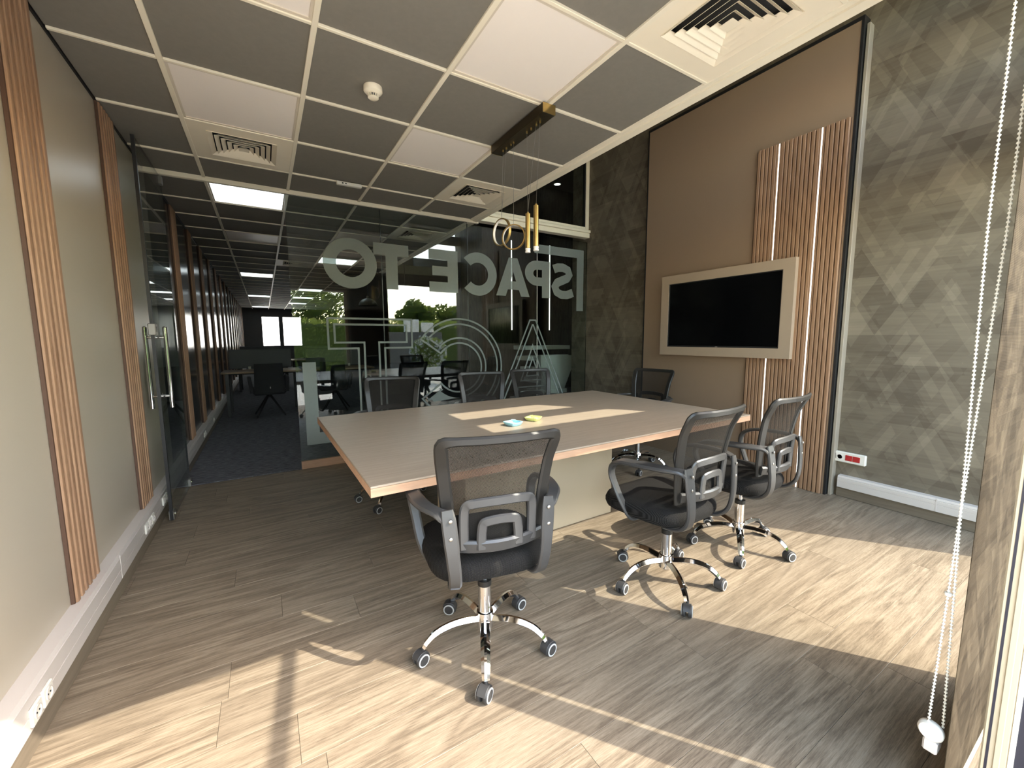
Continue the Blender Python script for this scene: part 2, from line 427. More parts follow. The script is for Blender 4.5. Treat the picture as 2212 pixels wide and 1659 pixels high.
# ------------------------------------------------------------------ mesh helpers
class MB:
    def __init__(s): s.v = []; s.f = []; s.mi = []; s.cur = 0
    def add(s, vs, fs):
        b = len(s.v)
        s.v += [tuple(p) for p in vs]
        s.f += [tuple(b + i for i in f) for f in fs]
        s.mi += [s.cur] * len(fs)
        return s
    def box(s, x0, x1, y0, y1, z0, z1):
        return s.add([(x0, y0, z0), (x1, y0, z0), (x1, y1, z0), (x0, y1, z0), (x0, y0, z1), (x1, y0, z1), (x1, y1, z1), (x0, y1, z1)],
                     [(0, 3, 2, 1), (4, 5, 6, 7), (0, 1, 5, 4), (1, 2, 6, 5), (2, 3, 7, 6), (3, 0, 4, 7)])
    def cbox(s, x0, x1, y0, y1, z0, z1, c=.004):
        # box with every edge chamfered
        P = []
        for i, (x, sx) in enumerate(((x0, 1), (x1, -1))):
            for y, sy in ((y0, 1), (y1, -1)):
                for z, sz in ((z0, 1), (z1, -1)):
                    P += [(x, y + sy * c, z + sz * c), (x + sx * c, y, z + sz * c), (x + sx * c, y + sy * c, z)]
        I = lambda a, b, d, k: (a * 4 + b * 2 + d) * 3 + k
        F = []
        F += [(I(0, 0, 0, 0), I(0, 0, 1, 0), I(0, 1, 1, 0), I(0, 1, 0, 0)), (I(1, 0, 0, 0), I(1, 1, 0, 0), I(1, 1, 1, 0), I(1, 0, 1, 0))]
        F += [(I(0, 0, 0, 1), I(1, 0, 0, 1), I(1, 0, 1, 1), I(0, 0, 1, 1)), (I(0, 1, 0, 1), I(0, 1, 1, 1), I(1, 1, 1, 1), I(1, 1, 0, 1))]
        F += [(I(0, 0, 0, 2), I(0, 1, 0, 2), I(1, 1, 0, 2), I(1, 0, 0, 2)), (I(0, 0, 1, 2), I(1, 0, 1, 2), I(1, 1, 1, 2), I(0, 1, 1, 2))]
        for b in (0, 1):
            for d in (0, 1):
                F.append((I(0, b, d, 1), I(1, b, d, 1), I(1, b, d, 2), I(0, b, d, 2)))
                F.append((I(b, 0, d, 0), I(b, 1, d, 0), I(b, 1, d, 2), I(b, 0, d, 2)))
                F.append((I(b, d, 0, 0), I(b, d, 1, 0), I(b, d, 1, 1), I(b, d, 0, 1)))
        for a in (0, 1):
            for b in (0, 1):
                for d in (0, 1): F.append((I(a, b, d, 0), I(a, b, d, 1), I(a, b, d, 2)))
        return s.add(P, F)
    def lathe(s, prof, n=20, c=(0, 0, 0), axis='Z'):
        vs, fs = [], []
        for (r, h) in prof:
            for i in range(n):
                a = 2 * math.pi * i / n
                p = (r * math.cos(a), r * math.sin(a), h)
                if axis == 'X': p = (p[2], p[0], p[1])
                if axis == 'Y': p = (p[0], p[2], p[1])
                vs.append((p[0] + c[0], p[1] + c[1], p[2] + c[2]))
        k = len(prof)
        for j in range(k - 1):
            for i in range(n):
                fs.append((j * n + i, j * n + (i + 1) % n, (j + 1) * n + (i + 1) % n, (j + 1) * n + i))
        fs.append(tuple(range(n))[::-1]); fs.append(tuple((k - 1) * n + i for i in range(n)))
        return s.add(vs, fs)
    def tube(s, pts, rad, n=8, cap=True):
        pts = [Vector(p) for p in pts]
        rad = rad if isinstance(rad, (list, tuple)) else [rad] * len(pts)
        vs, fs = [], []
        ref = None
        for i, p in enumerate(pts):
            t = (pts[min(i + 1, len(pts) - 1)] - pts[max(i - 1, 0)]).normalized()
            if ref is None:
                ref = t.orthogonal().normalized()
            ref = (ref - t * ref.dot(t)).normalized()
            b = t.cross(ref)
            for k in range(n):
                a = 2 * math.pi * k / n
                vs.append(p + rad[i] * (math.cos(a) * ref + math.sin(a) * b))
        for i in range(len(pts) - 1):
            for k in range(n):
                fs.append((i * n + k, i * n + (k + 1) % n, (i + 1) * n + (k + 1) % n, (i + 1) * n + k))
        if cap:
            fs.append(tuple(range(n))[::-1]); fs.append(tuple((len(pts) - 1) * n + k for k in range(n)))
        return s.add(vs, fs)
    def sweep(s, pts, wid, thk, side, sub=4, closed=False, rnd=.35):
        # rounded flat bar along a smooth path; side = direction(s) of its width
        side = side if isinstance(side, list) else [side] * len(pts)
        P = [Vector(p) for p in pts]; SD = [Vector(d).normalized() for d in side]
        wid = wid if isinstance(wid, list) else [wid] * len(P)
        thk = thk if isinstance(thk, list) else [thk] * len(P)
        n = len(P); Q = []
        seg = n if closed else n - 1
        for i in range(seg):
            idx = [(i - 1) % n, i, (i + 1) % n, (i + 2) % n] if closed else [max(i - 1, 0), i, i + 1, min(i + 2, n - 1)]
            p0, p1, p2, p3 = [P[k] for k in idx]
            for j in range(sub):
                t = j / sub
                q = .5 * ((2 * p1) + (p2 - p0) * t + (2 * p0 - 5 * p1 + 4 * p2 - p3) * t * t + (3 * p1 - p0 - 3 * p2 + p3) * t ** 3)
                e = t * t * (3 - 2 * t)
                Q.append((q, SD[idx[1]].lerp(SD[idx[2]], e).normalized(), wid[idx[1]] * (1 - e) + wid[idx[2]] * e, thk[idx[1]] * (1 - e) + thk[idx[2]] * e))
        if not closed: Q.append((P[-1], SD[-1], wid[-1], thk[-1]))
        vs, fs = [], []
        N = len(Q)
        for i, (q, sd, wd, tk) in enumerate(Q):
            a = Q[(i + 1) % N][0] if closed or i < N - 1 else q
            b = Q[(i - 1) % N][0] if closed or i > 0 else q
            t = (a - b).normalized()
            sd = (sd - t * sd.dot(t)).normalized()
            nn = t.cross(sd)
            hw, ht = wd / 2, tk / 2
            c = min(hw, ht) * 2 * rnd
            for (x, y) in ((hw, ht - c), (hw - c, ht), (-hw + c, ht), (-hw, ht - c), (-hw, -ht + c), (-hw + c, -ht), (hw - c, -ht), (hw, -ht + c)):
                vs.append(q + sd * x + nn * y)
        for i in range(N if closed else N - 1):
            for k in range(8):
                j = (i + 1) % N
                fs.append((i * 8 + k, i * 8 + (k + 1) % 8, j * 8 + (k + 1) % 8, j * 8 + k))
        if not closed:
            fs.append(tuple(range(8))[::-1]); fs.append(tuple((N - 1) * 8 + k for k in range(8)))
        return s.add(vs, fs)
    def prism(s, loops, h0, h1, place):
        # extrude a polygon (first loop) with holes (other loops); place(u, v, h) gives the 3D point
        tri = tessellate_polygon([[Vector((u, v, 0)) for u, v in lp] for lp in loops])
        flat = [p for lp in loops for p in lp]
        n = len(flat)
        vs = [place(u, v, h0) for u, v in flat] + [place(u, v, h1) for u, v in flat]
        fs = [tuple(t) for t in tri] + [tuple(n + i for i in t[::-1]) for t in tri]
        b = 0
        for lp in loops:
            k = len(lp)
            for i in range(k):
                fs.append((b + i, b + (i + 1) % k, n + b + (i + 1) % k, n + b + i))
            b += k
        return s.add(vs, fs)
    def build(s, name, mats, parent=None, smooth=False, loc=None):
        me = bpy.data.meshes.new(name)
        me.from_pydata(s.v, [], s.f)
        for mt in (mats if isinstance(mats, list) else [mats]): me.materials.append(mt)
        if any(s.mi): me.polygons.foreach_set('material_index', s.mi)
        import bmesh
        bm = bmesh.new(); bm.from_mesh(me); bmesh.ops.recalc_face_normals(bm, faces=bm.faces); bm.to_mesh(me); bm.free()
        if smooth:
            me.polygons.foreach_set('use_smooth', [True] * len(me.polygons))
            me.set_sharp_from_angle(angle=R(40))
        me.update()
        o = bpy.data.objects.new(name, me)
        C.objects.link(o)
        if parent: o.parent = parent
        if loc: o.location = loc
        return o

def tag(o, label, cat, group=None):
    o['label'] = label; o['category'] = cat
    if group: o['group'] = group
    return o
def struct(o, label=None):
    o['kind'] = 'structure'
    if label: o['label'] = label
    return o
def empty(name, loc=(0, 0, 0), rz=0):
    o = bpy.data.objects.new(name, None); C.objects.link(o)
    o.location = loc; o.rotation_euler = (0, 0, rz); o.empty_display_size = .1
    return o
def copy_tree(o, parent=None):
    c = o.copy(); C.objects.link(c); c.parent = parent
    for ch in [x for x in bpy.data.objects if x.parent == o]: copy_tree(ch, c)
    return c
def bxo(name, m, parent, *a):
    return MB().box(*a).build(name, m, parent)
def cbo(name, m, parent, *a, c=.004):
    return MB().cbox(*a, c=c).build(name, m, parent)
def inst(name, me, parent, loc, rz=0):
    o = bpy.data.objects.new(name, me); C.objects.link(o); o.parent = parent
    o.location = loc; o.rotation_euler = (0, 0, rz)
    return o

# ================================================================== STRUCTURE
# ---- plank floor of the meeting room
fl = struct(bxo('floor', MT['subfloor'], None, XL - .05, XW + .05, .0, YG + .02, -.06, -.008), 'oak plank floor of the meeting room')
PW = .19
seam0 = 2.369 - PW * 12
rng = random.Random(3)
for i in range(24):
    y0 = seam0 + PW * (i - 0); y1 = y0 + PW
    y0c, y1c = max(y0, .0), min(y1, YG)
    if y1c - y0c < .02: continue
    j = round((y0 - (2.369 - PW)) / PW)
    off = {0: .437, -3: -.185, -7: 1.385}.get(j, rng.uniform(0, 1.25))
    L = 1.25
    x = off - L * math.ceil((off - XL) / L)
    while x < XW:
        a, b = max(x, XL), min(x + L, XW)
        if b - a > .02:
            g_ = .0004; t = .0007
            A = (a + g_, b - g_, y0c + g_, y1c - g_)
            m = MB()
            m.add([(A[0], A[2], -.008), (A[1], A[2], -.008), (A[1], A[3], -.008), (A[0], A[3], -.008),
                   (A[0], A[2], -t), (A[1], A[2], -t), (A[1], A[3], -t), (A[0], A[3], -t),
                   (A[0] + t, A[2] + t, 0), (A[1] - t, A[2] + t, 0), (A[1] - t, A[3] - t, 0), (A[0] + t, A[3] - t, 0)],
                  [(0, 1, 5, 4), (1, 2, 6, 5), (2, 3, 7, 6), (3, 0, 4, 7), (4, 5, 9, 8), (5, 6, 10, 9), (6, 7, 11, 10), (7, 4, 8, 11), (8, 9, 10, 11)])
            m.build('plank', MT['floor'], fl)
        x += L
struct(bxo('floor_carpet', MT['carpet'], None, XL - .05, XE, YG + .02, YEND, -.06, .0), 'dark carpet floor of the office')

# ---- left wall with fluted posts, trunking, baseboard
wl = struct(bxo('wall_left', MT['wall_beige'], None, XL - .12, XL, .19, YG + .03, 0, ZC + .1), 'glossy beige panelled left wall')
struct(bxo('wall_office_left', MT['dark_panel'], None, XL - .12, XL, YG + .03, YEND, 0, ZC + .1), 'dark glossy panelled wall of the office')
post_y = [2.176, 3.222, 5.24, 6.28, 7.32, 8.36, 9.4, 10.44, 11.48, 12.52, 13.56, 14.6, 15.64, 16.68, 17.72, 18.76, 19.8]
pm = MB(); prof = [(-.0140, 0), (-.0136, .0050), (-.0120, .0068), (-.006, .0076), (.006, .0076), (.0120, .0068), (.0136, .0050), (.0140, 0)]
pz0, pz1 = .205, ZC - .002
vs = [(h, u, z) for z in (pz0, pz1) for u, h in prof]
pm.add(vs, [(i, i + 1, 8 + i + 1, 8 + i) for i in range(7)] + [(7, 0, 8, 15), tuple(range(8))[::-1], tuple(range(8, 16))])
slat_me = None
for k, y in enumerate(post_y):
    p = empty('fluted_post', (XL + .0015, y, 0))
    tag(p, ['fluted oak post on the left wall, nearest the camera', 'fluted oak post on the left wall beside the glass door handle',
            'fluted oak post on the left wall just past the open glass door'][k] if k < 3 else 'fluted oak post in the office, %s post from the camera along the left wall' % ['first','second','third','fourth','fifth','sixth','seventh','eighth','ninth','tenth','eleventh','twelfth','thirteenth','fourteenth','fifteenth','sixteenth','farthest'][k],
        'wall post', None if k < 3 else 'posts along the office wall')
    bxo('backing', MT['groove'], p, .0, .0115, 0, .272, pz0, pz1)
    for q in range(6):
        yy = .024 + q * .0445 + (.004 if q > 3 else 0)
        if slat_me is None:
            o = pm.build('slat', MT['post'], p); slat_me = o.data; o.location = (.0112, yy, 0)
        else: inst('slat', slat_me, p, (.0112, yy, 0))
    bxo('seam_strip', MT['black'], p, .0112, .0135, .1785, .1840, pz0, pz1)
bl = struct(cbo('baseboard_left', MT['base_oak'], None, XL, XL + .045, .19, YEND, 0, .078, c=.003), 'oak baseboard under the white trunking')
def trunking(name, label, x_wall, sgn, y0, y1, z0, z1):
    t = empty(name, (x_wall, y0, z0)); tag(t, label, 'cable trunking')
    L = y1 - y0
    d = .05
    prof = [(0, 0), (d, 0), (d, .045), (d - .002, .046), (d - .002, .048), (d, .049), (d, z1 - z0 - .022), (d - .003, z1 - z0 - .02), (d - .003, z1 - z0 - .018), (d - .001, z1 - z0 - .016), (d - .006, z1 - z0 - .002), (0, z1 - z0)]
    n = len(prof)
    m = MB().add([(sgn * a, y, b) for y in (0, L) for a, b in prof], [(i, (i + 1) % n, n + (i + 1) % n, n + i) for i in range(n)] + [tuple(range(n))[::-1], tuple(range(n, 2 * n))])
    m.build('channel', MT['trunk'], t)
    for yy in [v for v in (.55, 1.1, 2.4) if v < L]:
        MB().box(sgn * (d - .001), sgn * (d + .0015), yy, yy + .006, .002, z1 - z0 - .006).build('joint_cover', MT['trunk'], t)
    return t
trunking('cable_trunking', 'white cable trunking along the foot of the left wall', XL, 1, .19, YEND, .08, .205)
trunking('cable_trunking', 'white cable trunking along the wallpapered right wall', XW, -1, .2, 1.30, .078, .17)
struct(cbo('baseboard_right', MT['base_oak'], None, XW - .03, XW, .2, 1.31, 0, .076, c=.003), 'oak baseboard under the right trunking')

def socket_round(x, y, z, sgn, label, grp=None):
    t = empty('wall_socket', (x, y, z)); tag(t, label, 'socket', grp)
    MB().cbox(0, sgn * .009, -.032, .032, -.029, .029, c=.003).build('plate', MT['white'], t)
    MB().lathe([(.021, 0), (.021, sgn * .004), (.018, sgn * .004), (.017, -sgn * .001)], 20, (sgn * .008, 0, 0), 'X').build('socket_ring', MT['trunk'], t)
    for dy in (-.008, .008):
        MB().lathe([(.0028, 0), (.0028, sgn * .002)], 10, (sgn * .0085, dy, 0), 'X').build('hole', MT['black'], t)
    return t
xs = XL + .05
socket_round(xs, 1.70, .123, 1, 'white socket on the left trunking, nearer of the front pair')
socket_round(xs, 1.775, .123, 1, 'white socket on the left trunking, farther of the front pair')
for k, y in enumerate((3.08, 3.155, 3.235)):
    socket_round(xs, y, .135, 1, 'white socket on the left trunking below the second fluted post, %s of three' % ('nearest', 'middle', 'farthest')[k], 'row of three sockets')
for k, y in enumerate((3.56, 3.63)):
    socket_round(xs, y, .135, 1, 'white socket on the left trunking behind the glass door, %s of two' % ('nearer', 'farther')[k], 'sockets behind the door')
for k, y in enumerate((5.85, 5.93, 6.9)):
    socket_round(xs, y, .135, 1, 'white socket on the office trunking beyond the glass door, %s of three' % ('nearest', 'middle', 'farthest')[k], 'office wall sockets')

# ---- right wall with wallpaper
struct(bxo('wall_right', MT['wallpaper'], None, XW, XW + .15, -.1, YG + .3, 0, ZROOF), 'grey-brown triangle patterned wallpaper wall')

# ---- suspended ceiling
ce = struct(bxo('ceiling', MT['soffit'], None, XL - .1, 2.06, .19, YEND, ZC + .05, ZC + .25), 'suspended ceiling with dark tiles in a cream grid')
rows_room = [ROW0 + .6 * k for k in range(-4, 4)]           # row lines in the room
rows_room = [.19] + [y for y in rows_room if y > .25]
rows_room.append(YG - .02)
OFF0 = 4.36
rows_off = [YG + .03] + [OFF0 + .6 * k for k in range(0, 28)]
rows_off = [y for y in rows_off if y < YEND]
bar = .024
for X in GX[1:-1]:
    cbo('grid_bar', MT['cream'], ce, X - bar / 2, X + bar / 2, .19, YG - .03, ZC, ZC + .03, c=.0015)
    cbo('grid_bar', MT['cream'], ce, X - bar / 2, X + bar / 2, YG + .03, YEND, ZC, ZC + .03, c=.0015)
bxo('wall_angle', MT['black'], ce, XL, XL + .006, .19, YEND, ZC - .001, ZC + .03)
cell_me = {}
def tile(x0, x1, y0, y1, mtname='tile'):
    key = (round(x1 - x0, 3), round(y1 - y0, 3))
    if key not in cell_me:
        h = .010
        a, b = (x1 - x0) / 2 - .008, (y1 - y0) / 2 - .008
        o = MB().cbox(-a, a, -b, b, h, h + .012, c=.003).build('ceiling_tile', MT['tile'], ce); cell_me[key] = o.data
        o.location = ((x0 + x1) / 2, (y0 + y1) / 2, ZC)
    else: inst('ceiling_tile', cell_me[key], ce, ((x0 + x1) / 2, (y0 + y1) / 2, ZC))
LED_PAN, VENTS = [], []
def find_row(rows, y): 
    for i in range(len(rows) - 1):
        if abs(rows[i] - y) < .03: return i
room_led = {(1, -1), (1, 1), (3, -1), (3, 1), (1, -3), (3, -3)}
room_vent = {(1, 2), (4, -2), (4, 2)}
for rows, room in ((rows_room, True), (rows_off, False)):
    for i in range(len(rows) - 1):
        y0, y1 = rows[i], rows[i + 1]
        if y1 - y0 < .05: continue
        for c in range(5):
            x0, x1 = GX[c], GX[c + 1]
            if i > 0 and not (c == 4 and False):
                key = ('cross', round(x1 - x0, 3))
                if key not in cell_me:
                    a = (x1 - x0) / 2
                    o = MB().cbox(-a + bar / 2, a - bar / 2, -.0085, .0085, .0006, .03, c=.0015).build('grid_cross_bar', MT['cream'], ce); cell_me[key] = o.data
                    o.location = ((x0 + x1) / 2, y0, ZC)
                else: inst('grid_cross_bar', cell_me[key], ce, ((x0 + x1) / 2, y0, ZC))
            k = round((y0 - ROW0) / .6) if room else round((y0 - OFF0) / .6)
            if room and (c, k) in room_led and y1 - y0 > .5: LED_PAN.append((c, y0, y1, 'off', (c, k))); continue
            if room and (c, k) in room_vent: VENTS.append((c, y0, y1, (c, k))); continue
            if not room and i > 0 and (c, k) in {(1, 0), (1, 9), (1, 17), (1, 25), (3, 5), (3, 13), (3, 17), (3, 21)}: LED_PAN.append((c, y0, y1, 'on', (c, k))); continue
            if not room and i > 0 and (c, k) in {(1, 3), (3, 2)}: LED_PAN.append((c, y0, y1, 'off', (c, k + 100))); continue
            if not room and i > 0 and (c, k) in {(4, 1), (2, 6)}: VENTS.append((c, y0, y1, (c, k + 100))); continue
            tile(x0, x1, y0, y1)
# edge trim of the ceiling beside the tall void
et = struct(MB().add([(x, y, z) for y in (.19, YG + 4.2) for x, z in ((2.058, ZC), (2.085, ZC), (2.088, ZC - .008), (2.125, ZC - .012), (2.14, ZC - .012), (2.14, ZC + .35), (2.05, ZC + .35), (2.05, ZC + .01))],
             [(i, (i + 1) % 8, 8 + (i + 1) % 8, 8 + i) for i in range(8)] + [tuple(range(8))[::-1], tuple(range(8, 16))]).build('trim_1', MT['cream']), 'cream edge trim where the ceiling stops before the tall void')
struct(bxo('wall_upper', MT['fascia'], None, 2.05, 2.135, .19, YG + 4.2, ZC + .35, ZROOF), 'plaster bulkhead above the ceiling edge')
struct(bxo('ceiling_tall', MT['soffit'], None, 2.0, XE + .1, -.1, 9.1, ZROOF, ZROOF + .12), 'high ceiling of the tall void')

def light_panel(c, y0, y1, state, label, grp=None):
    x0, x1 = GX[c], GX[c + 1]
    t = empty('ceiling_light_panel', ((x0 + x1) / 2, (y0 + y1) / 2, ZC)); tag(t, label, 'ceiling light', grp)
    a, b = (x1 - x0) / 2 - .008, (y1 - y0) / 2 - .008
    f = .016
    m = MB()
    for q in ((-a, a, -b, -b + f), (-a, a, b - f, b), (-a, -a + f, -b + f, b - f), (a - f, a, -b + f, b - f)):
        m.box(*q, .006, .02)
    m.build('frame', MT['panel_frame'], t)
    bxo('diffuser', MT['lit'] if state == 'on' else MT['led_off'], t, -a + f, a - f, -b + f, b - f, .010, .018)
    return t
lab_off = {(1, -1): 'unlit white light panel at the top edge of the photo, left of the smoke detector',
           (1, 1): 'unlit white light panel directly in front of the left ceiling vent',
           (3, -1): 'large unlit white light panel between the pendant bar and the big vent',
           (3, 1): 'unlit white light panel beside the far end of the pendant bar',
           (1, -3): 'unlit white ceiling panel above the camera on the left', (3, -3): 'unlit white ceiling panel above the camera on the right',
           (1, 103): 'unlit white light panel in the dark office ceiling, left row', (3, 102): 'unlit white light panel in the dark office ceiling, right row'}
lab_on = {(1, 0): 'large glowing light panel just past the glass partition', (1, 9): 'glowing light panel midway down the office, left row',
          (1, 17): 'third glowing panel of the left office row', (1, 25): 'farthest glowing panel of the left office row',
          (3, 5): 'glowing office light panel seen through the letter O', (3, 13): 'second glowing panel of the right office row',
          (3, 17): 'third glowing panel of the right office row', (3, 21): 'farthest glowing panel of the right office row'}
for c, y0, y1, st, key in LED_PAN:
    light_panel(c, y0, y1, st, (lab_on if st == 'on' else lab_off)[key], 'ceiling light panels')

def vent(c, y0, y1, label):
    x0, x1 = GX[c], GX[c + 1]
    t = empty('ceiling_vent', ((x0 + x1) / 2, (y0 + y1) / 2, ZC)); tag(t, label, 'vent', 'square ceiling air vents')
    a, b = (x1 - x0) / 2 - .008, (y1 - y0) / 2 - .008
    s = .19
    m = MB()
    for q in ((-a, a, -b, -s), (-a, a, s, b), (-a, -s, -s, s), (s, a, -s, s)): m.box(*q, .004, .012)
    m.build('plate', MT['vent'], t)
    bxo('cavity', MT['vent_dark'], t, -s, s, -s, s, .046, .05)
    def ring(ro, ri, zo, zi, name, mm):
        th = .002
        vs = []
        for (r, z) in ((ro, zo), (ri, zi), (ri, zi + th), (ro, zo + th)):
            vs += [(-r, -r, z), (r, -r, z), (r, r, z), (-r, r, z)]
        fs = []
        for l in range(4):
            for i in range(4): fs.append((l * 4 + i, l * 4 + (i + 1) % 4, ((l + 1) % 4) * 4 + (i + 1) % 4, ((l + 1) % 4) * 4 + i))
        MB().add(vs, fs).build(name, mm, t)
    ring(.196, .19, .000, .004, 'collar', MT['vent'])
    for k, r in enumerate((.19, .157, .124, .091, .058)):
        ring(r, r - .0235, .001 - .003 * (k > 0), .0165, 'louvre', MT['vent'])
    MB().add([(-.03, -.03, -.002), (.03, -.03, -.002), (.03, .03, -.002), (-.03, .03, -.002), (0, 0, .022)], [(0, 1, 2, 3), (0, 1, 4), (1, 2, 4), (2, 3, 4), (3, 0, 4)]).build('centre_cone', MT['vent'], t)
    return t
lab_v = {(1, 2): 'square cream air vent on the left, behind the unlit light panel', (4, -2): 'big square cream air vent at the top right edge of the photo',
         (4, 2): 'square cream air vent right of the pendant, by the ceiling edge', (4, 101): 'square air vent in the dark office ceiling near the edge trim', (2, 106): 'square air vent in the middle of the dark office ceiling'}
for c, y0, y1, key in VENTS: vent(c, y0, y1, lab_v[key])

# ---- glass partition (back wall of the room)
wb = struct(cbo('wall_back', MT['cream'], None, XL, 2.16, YG - .018, YG + .022, ZC - .022, ZC + .05, c=.003), 'frameless glass partition with cream head track')
px = [.235, 1.065, 2.020, 2.975, XW]
for i in range(4):
    a, b = px[i] + .0015, px[i + 1] - .0015
    m = MB().box(a, b, YG - .005, YG + .005, .075, ZC - .045 + .02 * (i < 2))
    m.mi = [1, 1, 0, 1, 0, 1]
    m.build('glass_pane', [MT['glass'], MT['glass_edge']], wb)
for i in (1, 2, 3):
    bxo('pane_joint', MT['acrylic'] if i == 3 else MT['glass_edge'], wb, px[i] - .0025, px[i] + .0025, YG - .0052, YG + .0052, .075, ZC - .04)
cbo('sill_board', MT['table_edge'], wb, .235, XW, YG - .02, YG + .02, 0, .075, c=.002)
# transom over the right-hand part with its upper window
cbo('transom', MT['cream'], wb, 2.10, XW, YG - .05, YG + .05, ZC + .005, ZC + .065, c=.004)
cbo('transom_lip', MT['cream'], wb, 2.10, XW, YG - .07, YG + .04, ZC + .066, ZC + .10, c=.004)
w1 = struct(bxo('window_1', MT['cream'], None, 3.735, XW - .002, YG - .03, YG + .03, ZC + .10, ZROOF), 'upper interior window above the transom')
bxo('window_rail', MT['cream'], w1, 2.14, 3.735, YG - .025, YG + .025, ZC + .10, ZC + .145)
bxo('window_gasket', MT['black'], w1, 3.722, 3.735, YG - .02, YG + .02, ZC + .145, ZROOF)
m = MB().box(2.14, 3.722, YG - .004, YG + .004, ZC + .145, ZROOF); m.build('window_pane', MT['glass'], w1)

# ---- lettering and brackets of frosted film on the glass, read from the office side
YL = YG - .0062
def film_piece(name, loops, xr=None, x0=0., z0=0., sx=1., sz=1., label=None):
    # xr given: glyph drawn in reading direction and mirrored about x = xr
    pl = (lambda u, v, h: (xr - u * sx, YL + h, z0 + v * sz)) if xr is not None else (lambda u, v, h: (u, YL + h, v))
    o = MB().prism(loops, -.0005, .0005, pl).build(name, MT['film'], wb)
    if label: o['label'] = label
    return o
def circ(cx, cy, r, n=48, a0=0, a1=360, rx=None):
    k = n if a1 - a0 >= 360 else n + 1
    return [(cx + (rx or r) * math.cos(R(a0 + (a1 - a0) * i / n)), cy + r * math.sin(R(a0 + (a1 - a0) * i / n))) for i in range(k)]
Hc, Zb = .452, 1.742
film_piece('letter_o', [circ(0, 0, .5, 56, rx=.54), circ(0, 0, .27, 40, rx=.29)], xr=.7685, z0=Zb + Hc / 2, sx=.46, sz=.48, label='frosted letter O')
film_piece('letter_t', [[(0, 1), (0, .74), (.265, .74), (.265, 0), (.535, 0), (.535, .74), (.80, .74), (.80, 1)]], xr=1.343, z0=Zb, sx=.445, sz=Hc, label='frosted letter T')
film_piece('letter_e', [[(0, 0), (.74, 0), (.74, .24), (.27, .24), (.27, .39), (.66, .39), (.66, .61), (.27, .61), (.27, .76), (.74, .76), (.74, 1), (0, 1)]], xr=1.897, z0=Zb, sx=Hc, sz=Hc, label='frosted letter E')
film_piece('letter_c', [circ(0, 0, .52, 44, 43, 317) + circ(0, 0, .275, 36, 43, 317)[::-1]], xr=2.150, z0=Zb + Hc / 2, sx=.465, sz=.465, label='frosted letter C')
film_piece('letter_a', [[(0, 0), (.28, 0), (.345, .17), (.695, .17), (.76, 0), (1.05, 0), (.66, 1), (.39, 1)], [(.435, .39), (.605, .39), (.52, .63)]], xr=2.858, z0=Zb, sx=Hc, sz=Hc, label='frosted letter A')
bowl = [(.44 + .40 * math.sin(R(a)), .66 + .34 * math.cos(R(a))) for a in range(0, 181, 10)]
film_piece('letter_p', [[(0, 0), (0, 1)] + bowl + [(.27, .32), (.27, 0)], [(.27, .76), (.27, .55)] + [(.44 + .125 * math.sin(R(a)), .655 + .105 * math.cos(R(a))) for a in range(180, -1, -15)]], xr=3.168, z0=Zb, sx=.45, sz=Hc, label='frosted letter P')
def s_shape(n=14, wdt=.235):
    c = [(.70, .82), (.56, .875), (.40, .885), (.24, .83), (.185, .70), (.26, .595), (.42, .525), (.58, .455), (.655, .34), (.60, .195), (.44, .125), (.26, .125), (.06, .20)]
    L, Rr = [], []
    for i in range(len(c)):
        a = c[max(i - 1, 0)]; b = c[min(i + 1, len(c) - 1)]
        d = Vector((b[0] - a[0], b[1] - a[1])).normalized()
        L.append((c[i][0] - d.y * wdt / 2, c[i][1] + d.x * wdt / 2)); Rr.append((c[i][0] + d.y * wdt / 2, c[i][1] - d.x * wdt / 2))
    return L + Rr[::-1]
film_piece('letter_s', [s_shape()], xr=3.578, z0=Zb - .004, sx=.50, sz=.455, label='frosted letter S')
def offset(poly, d):
    # inward offset of a counter-clockwise polygon
    n = len(poly); out = []
    for i in range(n):
        a, b, c = (Vector(poly[(i + k) % n]) for k in (-1, 0, 1))
        e1 = (b - a).normalized(); e2 = (c - b).normalized()
        n1 = Vector((-e1.y, e1.x)); n2 = Vector((-e2.y, e2.x))
        k = 1 + n1.dot(n2)
        out.append(tuple(b + (n1 + n2) * (d / max(k, .25))))
    return out
def outline_letter(name, poly, holes=(), t=.019, d=.058, label=None):
    film_piece(name, [poly, offset(poly, t)], label=label)
    q = offset(poly, d); film_piece(name, [q, offset(q, t)], label=label)
    for h in holes:
        film_piece(name, [offset(h, -t), h], label=label)
        q = offset(h, -d); film_piece(name, [offset(q, -t), q], label=label)
T2 = [(.795, .37), (1.075, .37), (1.075, 1.135), (1.361, 1.135), (1.361, 1.447), (.522, 1.447), (.522, 1.135), (.795, 1.135)]
outline_letter('letter_t', T2, label='outlined letter T')
cc = (1.895, .905)
C2 = circ(*cc, .56, 60, -145, 145) + circ(*cc, .27, 48, -145, 145)[::-1]
outline_letter('letter_c', C2, label='outlined letter C')
A2 = [(2.355, .37), (2.66, .37), (2.735, .555), (3.075, .555), (3.15, .37), (3.462, .37), (2.956, 1.468), (2.856, 1.468)]
hole = [(2.825, .77), (2.985, .77), (2.905, .965)]
outline_letter('letter_a', A2, [hole], label='outlined letter A')
film_piece('corner_bracket', [[(.294, .224), (.95, .224), (.95, .338), (.41, .338), (.41, 1.02), (.294, 1.02)]], label='frosted corner bracket at the lower left')
film_piece('corner_bracket', [[(3.612, 1.596), (3.728, 1.596), (3.728, 2.392), (2.93, 2.392), (2.93, 2.285), (3.612, 2.285)]], label='frosted corner bracket at the upper right')

